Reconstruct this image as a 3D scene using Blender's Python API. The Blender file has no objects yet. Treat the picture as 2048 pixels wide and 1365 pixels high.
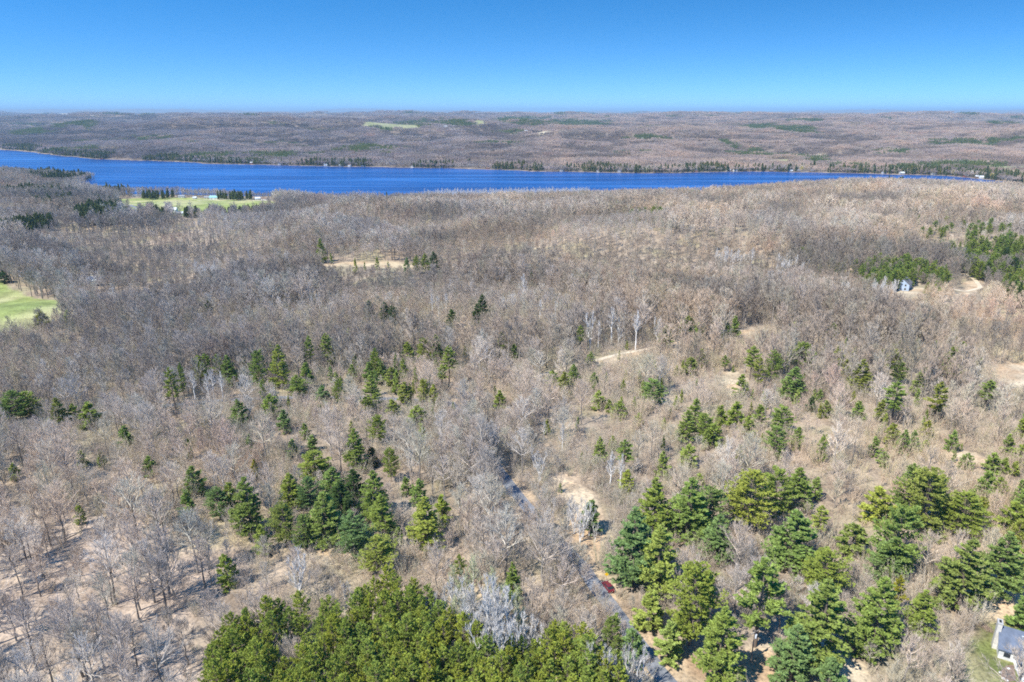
import bpy, bmesh, math
import numpy as np
from mathutils import Vector

# ------------------------------------------------------------------ camera, sky, sun, exposure
SC = bpy.context.scene
COL = SC.collection
CAM_Z, PITCH, F = 120.0, math.radians(18.55), 1365.0
cam_d = bpy.data.cameras.new('camera'); cam = bpy.data.objects.new('camera', cam_d); COL.objects.link(cam)
cam_d.sensor_width = 36; cam_d.lens = 24; cam_d.clip_start = 1; cam_d.clip_end = 120000
cam.location = (0, 0, CAM_Z); cam.rotation_euler = (math.pi/2 - PITCH, 0, 0)
SC.camera = cam
SUN_EL = math.radians(52); SHADOW = (0.79, 0.62)          # where shadows point on the ground
w = bpy.data.worlds.new('World'); SC.world = w; w.use_nodes = True
nt = w.node_tree; bg = nt.nodes['Background']
sky = nt.nodes.new('ShaderNodeTexSky'); sky.sky_type = 'NISHITA'; sky.sun_disc = False
sky.sun_elevation = SUN_EL; sky.sun_rotation = math.atan2(-SHADOW[0], -SHADOW[1])
sky.altitude = 300; sky.air_density = 1.3; sky.dust_density = 0.0; sky.ozone_density = 4.0
tc = nt.nodes.new('ShaderNodeTexCoord'); mp = nt.nodes.new('ShaderNodeMapping')
mp.inputs['Scale'].default_value = (1, 1, 3.0); mp.inputs['Location'].default_value = (0, 0, 0.145)
nt.links.new(tc.outputs['Generated'], mp.inputs['Vector']); nt.links.new(mp.outputs['Vector'], sky.inputs['Vector'])
hs = nt.nodes.new('ShaderNodeHueSaturation'); hs.inputs['Saturation'].default_value = 1.36
nt.links.new(sky.outputs['Color'], hs.inputs['Color']); nt.links.new(hs.outputs['Color'], bg.inputs['Color'])
bg.inputs['Strength'].default_value = 0.15
sun_d = bpy.data.lights.new('sun', 'SUN'); sun_d.energy = 4.6; sun_d.angle = math.radians(0.5); sun_d.color = (1, .95, .87)
sun = bpy.data.objects.new('sun', sun_d); COL.objects.link(sun)
ldir = Vector((SHADOW[0]*math.cos(SUN_EL), SHADOW[1]*math.cos(SUN_EL), -math.sin(SUN_EL)))
sun.rotation_euler = ldir.to_track_quat('-Z', 'Y').to_euler()
SC.view_settings.view_transform = 'Standard'; SC.view_settings.look = 'None'
SC.view_settings.exposure = 0.65; SC.view_settings.gamma = 1
SC.render.engine = 'CYCLES'
SC.cycles.max_bounces = 5; SC.cycles.diffuse_bounces = 2; SC.cycles.glossy_bounces = 2
SC.cycles.transmission_bounces = 2; SC.cycles.transparent_max_bounces = 4; SC.cycles.volume_bounces = 0
SC.cycles.use_denoising = False
SC.cycles.use_adaptive_sampling = False
SC.cycles.sample_clamp_indirect = 4; SC.cycles.filter_width = 1.8
SC.render.use_persistent_data = False

rng = np.random.default_rng(7)
LAKE = -50.0

# ------------------------------------------------------------------ noise
def _hash(ix, iy, seed):
    ix = ix.astype(np.int64); iy = iy.astype(np.int64)
    n = (ix*374761393 + iy*668265263 + seed*982451653) & 0x7fffffff
    n = ((n ^ (n >> 13))*1274126177) & 0x7fffffff
    n = (n ^ (n >> 16)) & 0xffff
    return n/65535.0
def vn(x, y, seed=0):
    ix = np.floor(x); iy = np.floor(y); fx = x-ix; fy = y-iy
    fx = fx*fx*(3-2*fx); fy = fy*fy*(3-2*fy)
    a = _hash(ix, iy, seed); b = _hash(ix+1, iy, seed); c = _hash(ix, iy+1, seed); d = _hash(ix+1, iy+1, seed)
    return (a+(b-a)*fx + (c-a)*fy + (a-b-c+d)*fx*fy)*2-1
def fbm(x, y, seed=0, o=3):
    s = 0; a = 1; t = 0
    for k in range(o):
        s = s + a*vn(x*2**k+k*17.3, y*2**k-k*9.1, seed+k); t += a; a *= .5
    return s/t
def sst(e0, e1, x):
    t = np.clip((x-e0)/(e1-e0), 0, 1); return t*t*(3-2*t)

# ------------------------------------------------------------------ pixels (2048 x 1365 photo) to places
def ray(px, py):
    px = np.asarray(px, float); py = np.asarray(py, float)
    cx = (px-1024)/F; cy = (682.5-py)/F
    cp, sp = math.cos(PITCH), math.sin(PITCH)
    return np.stack([cx, cp + cy*sp, -sp + cy*cp], -1)
def on_plane(px, py, z):
    d = ray(px, py); t = (z-CAM_Z)/d[..., 2]
    return np.stack([d[..., 0]*t, d[..., 1]*t], -1)
def to_px(x, y, z):
    cp, sp = math.cos(PITCH), math.sin(PITCH)
    dz = z-CAM_Z; dep = y*cp - dz*sp; up = y*sp + dz*cp
    return 1024 + F*x/dep, 682.5 - F*up/dep, dep

FAR = [(-900,262),(-400,278),(-150,290),(0,299),(60,304),(130,313),(190,319),(330,323),(420,328),(560,331),(680,334),(900,337),(1100,344),
       (1300,347),(1500,344),(1620,345),(1760,349),(1900,353),(2048,368),(2200,385),(2400,400)]
NEAR = [(2400,408),(2200,393),(2048,378),(1950,370),(1850,367),(1700,368),(1600,373),(1500,383),(1380,392),(1200,398),(1000,401),
        (800,401),(560,394),(350,389),(240,388),(190,384),(165,376),(188,357),(120,352),(60,347),(0,343),(-200,335),(-400,325),(-900,300)]
FARW = np.array([on_plane(a, b, LAKE) for a, b in FAR]); NEARW = np.array([on_plane(a, b, LAKE) for a, b in NEAR])
LAKEP = np.concatenate([FARW, NEARW])
def seg_dist(x, y, P, closed=False):
    P = np.asarray(P); n = len(P); best = np.full(np.shape(x), 1e12)
    for i in range(n if closed else n-1):
        a = P[i]; b = P[(i+1) % n]; dx, dy = b-a; L = dx*dx+dy*dy + 1e-9
        t = np.clip(((x-a[0])*dx+(y-a[1])*dy)/L, 0, 1)
        best = np.minimum(best, (x-a[0]-t*dx)**2 + (y-a[1]-t*dy)**2)
    return np.sqrt(best)
def inside(x, y, P):
    P = np.asarray(P); n = len(P); r = np.zeros(np.shape(x), bool)
    for i in range(n):
        x1, y1 = P[i]; x2, y2 = P[(i+1) % n]
        c = ((y1 > y) != (y2 > y)) & (x < (x2-x1)*(y-y1)/((y2-y1) if y2 != y1 else 1e-9) + x1)
        r ^= c
    return r
def lake_ds(x, y):
    wx = x + 14*fbm(x/70, y/70, 5, 2); wy = y + 14*fbm(x/70, y/70, 8, 2)
    dn = seg_dist(wx, wy, NEARW); df = seg_dist(wx, wy, FARW)
    ds = np.minimum(dn, df); return np.where(inside(wx, wy, LAKEP), -ds, ds), dn, df
SKY_PX = np.array([-900, -200, 0, 60, 150, 186, 200, 235, 560, 900, 1100, 1300, 1450, 1560, 1700, 1850, 1950, 2048, 2200, 2600])
SKY_PY = np.array([330, 332, 334, 332, 338, 352, 378, 384, 386, 389, 389, 384, 376, 369, 362, 364, 370, 381, 394, 404])
_cr = ray(SKY_PX, SKY_PY); CAPX, CAPZ = _cr[:, 0]/_cr[:, 1], _cr[:, 2]/_cr[:, 1]
def height(x, y, full=False):
    x = np.asarray(x, float); y = np.asarray(y, float)
    ds, dn, df = lake_ds(x, y)
    r = np.hypot(x, y)
    dl = np.maximum(ds, 0)
    fw = sst(-150, 150, dn-df)
    shore = sst(60, 480, dl)
    hn = -50 + 50*(1-np.exp(-np.maximum(dl-45, 0)/500)) + .5 + .02*np.minimum(dl, 45)
    hn = hn + fbm(x/230, y/200, 21, 3)*24*shore*sst(260, 620, r) + fbm(x/85, y/85, 31, 2)*2.2*sst(150, 300, r)
    hn = hn + 12*np.exp(-(((x-520)/380)**2 + ((y-1050)/260)**2))          # hill on the right by the lake
    hn = hn - 13*np.exp(-(((x+330)/170)**2 + ((y-620)/190)**2))*sst(250, 500, r)
    hn = hn + 7*np.exp(-(((x-130)/210)**2 + ((y-720)/120)**2))
    ff_ = 1.25*np.exp(-(((x+560)/330)**2+((y-1290)/190)**4)); hn = hn + (-38-hn)*np.minimum(ff_, 1) - 15*np.exp(-(((x+500)/300)**2+((y-1040)/95)**2))
    cap = CAM_Z + np.interp(x/np.maximum(y, 1), CAPX, CAPZ)*y - 17 + 300*sst(900, 500, y)
    cap = np.maximum(cap, -49); hn = np.where(hn < cap-6, hn, np.where(hn > cap+6, cap, hn-(hn-cap+6)**2/24))
    hf = -50 + 48*(1-np.exp(-dl/900)) + .5
    big = sst(100, 900, dl)
    hf = hf + fbm(x/900, y/620, 41, 3)*92*big + (.5-np.abs(fbm(x/420, y/300, 47, 2)))*34*big
    hf = hf + sst(5000, 16000, r)*22 + fbm(x/4200, y/3000, 51, 2)*34*sst(5000, 12000, r)
    hf = hf + sst(22000, 40000, r)*(60 + 240*fbm(x/9000, y/9000, 61, 3))
    for hx_, hy_, ax_, ay_, am_ in ((-900, 4300, 1500, 620, 46), (1300, 4900, 1500, 600, 34), (400, 6600, 2600, 700, 42), (-4200, 7600, 2400, 900, 50), (4200, 8200, 2600, 900, 50), (-1200, 10500, 3500, 1100, 45)):
        hf = hf + am_*np.exp(-(((x-hx_)/ax_)**2 + ((y-hy_)/ay_)**2))
    h = hn*(1-fw) + hf*fw
    h = np.where(ds < 0, -50 - 6*np.clip(-ds/40, 0, 1), h)
    return (h, ds, fw) if full else h
def hit(px, py):
    """ray from the camera to the first ground it meets, as (x, y) arrays"""
    d = ray(np.atleast_1d(px), np.atleast_1d(py)); n = len(d)
    hd = np.hypot(d[:, 0], d[:, 1]); d = d/hd[:, None]
    R = 60*np.exp(np.linspace(0, math.log(50000/60.), 420)); res = np.full(n, 50000.)
    for c in range(0, n, 60):
        dd = d[c:c+60]; X = dd[:, 0:1]*R; Y = dd[:, 1:2]*R; B = (CAM_Z+dd[:, 2:3]*R) < height(X.ravel(), Y.ravel()).reshape(X.shape)
        any_ = B.any(1); k = B.argmax(1); hi = np.where(any_, R[k], 50000.); lo = np.where(any_, R[np.maximum(k-1, 0)], 49999.)
        for _ in range(9):
            m = (lo+hi)/2; b = CAM_Z+dd[:, 2]*m < height(dd[:, 0]*m, dd[:, 1]*m); hi = np.where(b, m, hi); lo = np.where(b, lo, m)
        res[c:c+60] = hi
    return np.stack([d[:, 0]*res, d[:, 1]*res], -1)
def P(*pts):
    a = np.array(pts, float); return hit(a[:, 0], a[:, 1])

# ------------------------------------------------------------------ plan of the place
ROAD = P((1420,1460),(1375,1410),(1332,1365),(1300,1320),(1270,1280),(1240,1238),(1208,1195),(1170,1142),(1130,1098),(1092,1060),(1048,1008),(1015,965),
         (985,925),(955,880),(925,840),(900,805))
SIDE = P((-160,852),(-60,847),(60,840),(150,832),(240,824),(330,812),(430,802),(540,796),(660,796),(790,798),(900,805))
TRACK = P((1075,752),(1130,738),(1190,722),(1240,708),(1290,700),(1330,692))
TRACK2 = P((1900,578),(1930,584),(1962,576),(1950,560),(1925,545))
FIELDROAD = P((225,412),(262,410),(330,406),(400,401),(470,400),(540,402))
FARMROAD = P((258,411),(280,417),(305,427))
PATH = P((2034,1322),(2032,1335),(2036,1350),(2048,1366),(2062,1380))
fields = [  # green grass
    P((0,562),(40,585),(75,598),(112,602),(122,618),(112,640),(70,655),(30,662),(0,664),(-180,670),(-300,600),(-150,560)),
    P((236,399),(330,395),(430,397),(540,401),(558,409),(530,417),(480,424),(430,430),(360,432),(310,427),(270,421),(244,411)),
    P((725,252),(830,250),(838,256),(760,259)), P((945,246),(1010,245),(1018,251),(960,252)),
    P((1940,334),(2048,331),(2150,336),(2150,345),(2040,343),(1990,342)), P((147,301),(232,297),(236,302),(160,306)),
    P((1520,322),(1580,318),(1600,328),(1560,330)), P((1655,320),(1687,318),(1690,322),(1660,324)), P((1245,336),(1300,334),(1320,339),(1260,341)),
]
tans = [  # dry grass and bare sandy ground
    P((640,529),(700,525),(780,524),(815,530),(860,534),(850,538),(760,535),(690,534),(645,533)),
    P((1185,728),(1225,712),(1265,704),(1300,700),(1285,708),(1255,720),(1215,732)),
    P((1470,665),(1500,658),(1540,660),(1530,668),(1480,670)),
    P((1445,745),(1480,742),(1500,760),(1490,790),(1460,795),(1440,778)),
    P((1975,735),(2048,725),(2140,730),(2140,800),(2048,790),(2000,770)),
    P((1868,885),(1900,900),(1950,905),(1990,925),(1960,935),(1905,928),(1870,905)),
    P((1105,955),(1150,960),(1190,985),(1212,1020),(1222,1060),(1205,1110),(1190,1150),(1225,1200),(1255,1240),(1290,1290),(1320,1320),(1355,1365),(1400,1420),
      (1375,1410),(1332,1365),(1300,1320),(1270,1280),(1240,1238),(1208,1195),(1170,1142),(1130,1098),(1112,1072),(1140,1040),(1135,1005),(1110,975)),
    P((1340,1300),(1420,1330),(1500,1290),(1545,1285),(1560,1330),(1540,1400),(1400,1460)),
    P((625,1095),(700,1098),(712,1108),(680,1115),(630,1112)),
    P((1900,1195),(1960,1185),(2048,1175),(2120,1200),(2120,1260),(2000,1250),(1930,1230)),
    P((1600,1310),(1660,1300),(1720,1320),(1760,1420),(1640,1440),(1600,1380)),
    P((895,256),(918,255),(920,260),(900,261)), P((1060,265),(1097,264),(1099,269),(1070,270)), P((1632,311),(1652,310),(1656,320),(1640,319)),
    P((175,234),(196,233),(198,236),(180,237)), P((785,267),(800,266),(803,270),(792,271)), P((115,229),(150,228),(152,231),(120,232)),
    P((1925,566),(1945,560),(1960,570),(1958,580),(1935,590),(1905,592),(1935,580)), P((1788,585),(1830,575),(1850,578),(1840,590),(1795,595)),
]
yard = P((1925,1330),(1950,1300),(1975,1280),(1985,1245),(2048,1235),(2200,1260),(2200,1460),(1940,1460),(1915,1380))
openwood = P((-80,1040),(100,1020),(330,1060),(470,1130),(480,1180),(430,1220),(380,1280),(430,1400),(430,1480),(-120,1480))
conwood_far = [P((780,246),(860,243),(940,247),(930,254),(800,254)), P((733,257),(770,257),(792,262),(785,267),(745,264)), P((995,240),(1060,240),(1062,246),(1000,246)),
    P((1090,246),(1180,240),(1222,244),(1210,252),(1120,253)), P((1490,252),(1560,256),(1625,260),(1630,271),(1560,272),(1500,262)),
    P((1880,282),(1990,290),(1995,299),(1900,292)), P((1470,301),(1535,303),(1540,318),(1480,316)), P((1575,318),(1625,316),(1640,331),(1590,332)),
    P((20,262),(90,261),(112,270),(40,275)), P((1430,287),(1458,285),(1462,296),(1436,297)), P((250,270),(340,274),(355,282),(280,282)), P((1760,306),(1830,308),(1832,318),(1775,317)),
    P((2010,353),(2048,353),(2048,362),(2020,362)), P((1500,236),(1640,243),(1700,250),(1600,247)), P((95,250),(200,253),(205,258),(110,256))]

# terrain sheet: a wide fan whose rows grow with distance
NA, NR = 900, 900
az = np.linspace(math.radians(-80), math.radians(80), NA)
# denser in front
az = np.sign(az)*np.abs(az/az[-1])**1.15*az[-1]
rr = 4*np.exp(np.linspace(0, math.log(70000/4.), NR)); 
rr = np.concatenate([np.linspace(4, 80, 60), 80*np.exp(np.linspace(0, math.log(1700/80.), 520))[1:], 1700*np.exp(np.linspace(0, math.log(70000/1700.), 340))[1:]])
NR = len(rr)
A, R = np.meshgrid(az, rr)
TX, TY = (R*np.sin(A)).ravel(), (R*np.cos(A)).ravel()
TH, TDS, TFW = height(TX, TY, True)

def new_mesh(name, V, Fc, mats=(), mi=None, smooth=False):
    """V (n,3); Fc (m,3) or (m,4) int array"""
    me = bpy.data.meshes.new(name); V = np.asarray(V, np.float32); Fc = np.asarray(Fc, np.int32); k = Fc.shape[1]
    me.vertices.add(len(V)); me.vertices.foreach_set('co', V.ravel())
    me.loops.add(Fc.size); me.loops.foreach_set('vertex_index', Fc.ravel())
    me.polygons.add(len(Fc)); me.polygons.foreach_set('loop_start', np.arange(0, Fc.size, k, dtype=np.int32))
    me.polygons.foreach_set('loop_total', np.full(len(Fc), k, np.int32))
    for m in mats: me.materials.append(m)
    if mi is not None: me.polygons.foreach_set('material_index', np.asarray(mi, np.int32))
    me.polygons.foreach_set('use_smooth', np.full(len(Fc), smooth, bool))
    me.update(calc_edges=True); me.validate(verbose=False)
    return me
def tag(o, label=None, cat=None, group=None, kind=None):
    if label: o['label'] = label
    if cat: o['category'] = cat
    if group: o['group'] = group
    if kind: o['kind'] = kind
    return o
def link(name, me, parent=None, loc=None):
    o = bpy.data.objects.new(name, me); COL.objects.link(o)
    if parent is not None: o.parent = parent
    if loc is not None: o.location = loc
    return o

# ------------------------------------------------------------------ materials
def mat(name, col, rough=.9, spec=.2):
    m = bpy.data.materials.new(name); m.use_nodes = True; b = m.node_tree.nodes['Principled BSDF']
    b.inputs['Base Color'].default_value = (*col, 1); b.inputs['Roughness'].default_value = rough
    b.inputs['Specular IOR Level'].default_value = spec
    return m
class N:
    def __init__(s, m): s.t = m.node_tree; s.b = s.t.nodes['Principled BSDF']
    def n(s, typ, **kw):
        x = s.t.nodes.new(typ)
        for k, v in kw.items():
            if k in x.inputs.keys(): x.inputs[k].default_value = v
            else: setattr(x, k, v)
        return x
    def l(s, a, b): s.t.links.new(a, b)
    def ramp(s, fac, stops, interp='LINEAR'):
        r = s.t.nodes.new('ShaderNodeValToRGB'); r.color_ramp.interpolation = interp; e = r.color_ramp.elements
        while len(e) < len(stops): e.new(.5)
        for q, (p, c) in zip(e, stops): q.position = p; q.color = (*c, 1) if len(c) == 3 else c
        s.l(fac, r.inputs[0]); return r.outputs[0]
    def noise(s, scale, detail=3, vec=None, rough=.55):
        x = s.t.nodes.new('ShaderNodeTexNoise'); x.inputs['Scale'].default_value = scale; x.inputs['Detail'].default_value = detail; x.inputs['Roughness'].default_value = rough
        if vec is None: vec = s.pos()
        s.l(vec, x.inputs['Vector']); return x.outputs['Fac']
    def pos(s):
        if not hasattr(s, '_p'): s._p = s.t.nodes.new('ShaderNodeNewGeometry').outputs['Position']
        return s._p
    def rand(s): return s.t.nodes.new('ShaderNodeObjectInfo').outputs['Random']
    def mix(s, fac, a, b, mode='MIX'):
        x = s.t.nodes.new('ShaderNodeMix'); x.data_type = 'RGBA'; x.blend_type = mode
        for v, i in ((fac, 0), (a, 6), (b, 7)):
            if isinstance(v, (int, float)): x.inputs[i].default_value = v
            elif isinstance(v, tuple): x.inputs[i].default_value = (*v, 1)
            else: s.l(v, x.inputs[i])
        return x.outputs[2]

def twig_mat(name, stops, zones=True, k=1.0):
    m = mat(name, (.4, .35, .32)); q = N(m)
    sc = lambda c: tuple(min(.8, v*k) for v in c)
    c = q.ramp(q.rand(), [(p, sc(cc)) for p, cc in stops])
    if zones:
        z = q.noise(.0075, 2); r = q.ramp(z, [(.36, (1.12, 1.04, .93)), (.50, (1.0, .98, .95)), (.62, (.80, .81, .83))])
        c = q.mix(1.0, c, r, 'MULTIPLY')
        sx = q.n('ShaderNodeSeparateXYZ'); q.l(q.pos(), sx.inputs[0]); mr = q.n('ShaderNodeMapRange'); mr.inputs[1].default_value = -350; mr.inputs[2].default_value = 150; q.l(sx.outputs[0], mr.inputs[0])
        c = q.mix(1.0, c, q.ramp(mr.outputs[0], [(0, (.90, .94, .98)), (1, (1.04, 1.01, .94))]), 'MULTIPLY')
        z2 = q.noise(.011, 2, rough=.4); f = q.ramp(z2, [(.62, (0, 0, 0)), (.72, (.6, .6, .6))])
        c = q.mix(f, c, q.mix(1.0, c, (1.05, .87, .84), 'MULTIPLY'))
    q.l(c, q.b.inputs['Base Color']); return m
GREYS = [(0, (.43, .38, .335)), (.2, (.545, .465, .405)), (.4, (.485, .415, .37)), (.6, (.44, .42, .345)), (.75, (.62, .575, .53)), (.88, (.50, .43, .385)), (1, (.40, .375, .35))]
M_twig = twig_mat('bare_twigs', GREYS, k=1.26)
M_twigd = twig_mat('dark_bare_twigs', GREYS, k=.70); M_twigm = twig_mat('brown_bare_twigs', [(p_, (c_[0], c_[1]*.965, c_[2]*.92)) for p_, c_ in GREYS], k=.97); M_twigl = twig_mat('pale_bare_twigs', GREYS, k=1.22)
M_bark = twig_mat('grey_bark', [(0, (.15, .13, .115)), (.5, (.24, .215, .19)), (1, (.38, .35, .31))], zones=False)
M_brush = twig_mat('brush_twigs', [(0, (.46, .39, .33)), (.4, (.55, .47, .405)), (.7, (.44, .43, .31)), (1, (.58, .52, .46))], k=1.1)
M_birch = twig_mat('birch_bark', [(0, (.76, .74, .70)), (1, (.84, .82, .79))], zones=False)
M_birchtwig = twig_mat('birch_twigs', [(0, (.62, .59, .55)), (1, (.72, .69, .65))], zones=False)
M_aspen = twig_mat('aspen_bark', [(0, (.60, .59, .48)), (1, (.70, .68, .60))], zones=False)
M_aspentwig = twig_mat('budding_twigs', [(0, (.52, .56, .32)), (1, (.62, .62, .44))], zones=False)
FARC = [(0, (.31, .25, .235)), (.5, (.40, .325, .30)), (1, (.34, .295, .265))]
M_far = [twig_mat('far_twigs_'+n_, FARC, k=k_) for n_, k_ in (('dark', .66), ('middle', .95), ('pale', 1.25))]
def needle(name, c, v=.35):
    m = mat(name, c, .65, .25); q = N(m)
    a = tuple(x*(1-v) for x in c); b = tuple(x*(1+v) for x in c)
    col = q.ramp(q.noise(.9, 2), [(.35, a), (.65, b)])
    col = q.mix(q.rand(), col, q.mix(1.0, col, (1.25, 1.05, .7), 'MULTIPLY'))
    q.l(col, q.b.inputs['Base Color'])
    tr = q.n('ShaderNodeBsdfTranslucent'); q.l(col, tr.inputs['Color'])
    mx = q.n('ShaderNodeMixShader'); mx.inputs[0].default_value = .22
    q.l(q.b.outputs[0], mx.inputs[1]); q.l(tr.outputs[0], mx.inputs[2])
    q.l(mx.outputs[0], q.t.nodes['Material Output'].inputs['Surface']); return m
M_pine = {'green': needle('green_needles', (.265, .375, .10)), 'bright': needle('bright_needles', (.34, .44, .12)),
          'blue': needle('bluish_needles', (.225, .34, .12)), 'olive': needle('olive_needles', (.29, .355, .09)),
          'dark': needle('dark_needles', (.08, .15, .05)), 'gold': needle('golden_needles', (.34, .36, .05))}
M_stand = needle('stand_needles', (.33, .425, .09))
M_farcon2 = needle('far_cedar_needles', (.24, .27, .10))
M_farcon = needle('far_needles', (.15, .205, .08))
M_pbark = mat('pine_bark', (.20, .16, .13)); 

# ground
def ground_material():
    m = mat('leaf_litter_and_soil', (.4, .33, .26), .95, .1); q = N(m)
    at = q.n('ShaderNodeAttribute'); at.attribute_name = 'cover'
    f1 = q.noise(1.1, 5, rough=.7); f2 = q.noise(.09, 4); f3 = q.noise(.012, 3)
    c = q.mix(1.0, at.outputs['Color'], q.ramp(f1, [(.3, (.45, .43, .41)), (.5, (1, 1, 1)), (.70, (1.42, 1.36, 1.26))]), 'MULTIPLY')
    c = q.mix(1.0, c, q.ramp(f2, [(.35, (.70, .68, .66)), (.6, (1.15, 1.14, 1.1))]), 'MULTIPLY')
    c = q.mix(1.0, c, q.ramp(f3, [(.35, (.92, .94, .96)), (.65, (1.08, 1.03, .98))]), 'MULTIPLY')
    q.l(c, q.b.inputs['Base Color'])
    bp = q.n('ShaderNodeBump'); bp.inputs['Strength'].default_value = .6; bp.inputs['Distance'].default_value = .25
    q.l(f1, bp.inputs['Height']); q.l(bp.outputs[0], q.b.inputs['Normal'])
    return m
def blend(c, mask, col): return c*(1-mask[:, None]) + np.array(col)*mask[:, None]
def pmask(x, y, poly, soft):
    c = poly.mean(0); e = np.abs(poly-c).max(0)+soft*3
    out = np.zeros(len(x)); s = (np.abs(x-c[0]) < e[0]) & (np.abs(y-c[1]) < e[1])
    if s.any():
        d = seg_dist(x[s], y[s], poly, True); d = np.where(inside(x[s], y[s], poly), d, -d)
        d = d + soft*.9*fbm(x[s]/(soft*2.5), y[s]/(soft*2.5), 77, 2)
        out[s] = sst(-soft*.5, soft*.5, d)
    return out
cov = np.tile(np.array([.34, .28, .215]), (len(TX), 1))
cov = blend(cov, TFW*sst(-6, 14, TDS), (.225, .185, .155))
cov = blend(cov, sst(.1, .5, fbm(TX/40, TY/40, 91, 2))*.55*(1-TFW), (.47, .385, .30))
cov = blend(cov, sst(0, .5, fbm(TX/23, TY/23, 93, 2))*.35*(1-TFW), (.33, .33, .17))
cov = blend(cov, pmask(TX, TY, openwood, 12)*.7, (.52, .42, .345))
for f in fields:
    soft = 4 if np.hypot(*f.mean(0)) < 1500 else 20
    k = pmask(TX, TY, f, soft); g = sst(-.4, .5, fbm(TX/28, TY/55, 13, 2))[:, None]
    col = np.array([.28, .34, .115])*(1-g) + np.array([.45, .45, .23])*g
    if soft > 4 and np.hypot(*f.mean(0)) > 2000: col = col*.35+np.array([.30, .30, .19])*.65
    cov = cov*(1-k[:, None]) + col*k[:, None]
for i, f in enumerate(tans):
    far = np.hypot(*f.mean(0)) > 1500
    k = pmask(TX, TY, f, 30 if far else 3)
    g = sst(-.3, .4, fbm(TX/9, TY/9, 17, 2))[:, None]
    col = np.array([.58, .49, .36])*(1-g) + np.array([.52, .385, .255])*g
    if i in (0,): col = np.array([.54, .46, .32])*(1-g) + np.array([.50, .38, .25])*g
    if far: col = col*0 + np.array([.50, .46, .34])
    cov = cov*(1-k[:, None]) + col*k[:, None]
k = pmask(TX, TY, yard, 4); g = sst(-.3, .4, fbm(TX/6, TY/6, 19, 2))[:, None]
cov = cov*(1-k[:, None]) + (np.array([.22, .26, .09])*(1-g) + np.array([.36, .33, .18])*g)*k[:, None]
cov = blend(cov, (1-sst(3.2, 7.5, seg_dist(TX, TY, ROAD)+1.5*fbm(TX/5, TY/5, 3, 2)))*.8, (.46, .36, .25))
sel = sst(2, -6, TDS-6)*(TDS > 0); cov = blend(cov, sel*.25, (.45, .41, .34))
M_ground = ground_material()
idx = np.arange(NR*NA).reshape(NR, NA)
Fc = np.stack([idx[:-1, :-1], idx[:-1, 1:], idx[1:, 1:], idx[1:, :-1]], -1).reshape(-1, 4)
gme = new_mesh('ground', np.stack([TX, TY, TH], -1), Fc, [M_ground], smooth=True)
ca = gme.color_attributes.new('cover', 'FLOAT_COLOR', 'POINT'); ca.data.foreach_set('color', np.concatenate([cov, np.ones((len(cov), 1))], 1).astype(np.float32).ravel())
tag(link('ground', gme), kind='structure')

# lake
def lake_material():
    m = mat('lake_water', (.012, .085, .33), .26, .5); q = N(m); b = q.b
    b.inputs['IOR'].default_value = 1.33
    mp = q.n('ShaderNodeMapping'); mp.inputs['Scale'].default_value = (.35, 1, 1); q.l(q.pos(), mp.inputs['Vector'])
    mp2 = q.n('ShaderNodeMapping'); mp2.inputs['Scale'].default_value = (.0016, .017, 1); mp2.inputs['Rotation'].default_value = (0, 0, .12); q.l(q.pos(), mp2.inputs['Vector'])
    streak = q.noise(1.0, 4, mp2.outputs[0]); q.l(q.ramp(streak, [(.38, (.006, .04, .18)), (.5, (.010, .07, .27)), (.62, (.03, .13, .40))]), b.inputs['Base Color'])
    wv = q.noise(.45, 4, mp.outputs[0]); 
    bp = q.n('ShaderNodeBump'); bp.inputs['Distance'].default_value = 1.0
    st = q.n('ShaderNodeMapRange'); st.inputs[1].default_value = .35; st.inputs[2].default_value = .65; st.inputs[3].default_value = 1.0; st.inputs[4].default_value = .30
    q.l(streak, st.inputs[0]); q.l(st.outputs[0], bp.inputs['Strength']); q.l(wv, bp.inputs['Height']); q.l(bp.outputs[0], b.inputs['Normal'])
    return m
lv = np.array([(-9000, 900, LAKE), (9000, 900, LAKE), (9000, 9000, LAKE), (-9000, 9000, LAKE)])
lx0, ly0 = LAKEP.min(0)-60; lx1, ly1 = LAKEP.max(0)+60
nx, ny = 60, 60
gx, gy = np.meshgrid(np.linspace(lx0, lx1, nx), np.linspace(ly0, ly1, ny))
ii = np.arange(nx*ny).reshape(ny, nx)
ds_c = lake_ds(gx.ravel(), gy.ravel())[0]
ff = np.stack([ii[:-1, :-1], ii[:-1, 1:], ii[1:, 1:], ii[1:, :-1]], -1).reshape(-1, 4)
ff = ff[ds_c[ff].min(1) < 150]
tag(link('lake', new_mesh('lake', np.stack([gx.ravel(), gy.ravel(), np.full(nx*ny, LAKE)], -1), ff, [lake_material()])), kind='structure')

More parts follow.
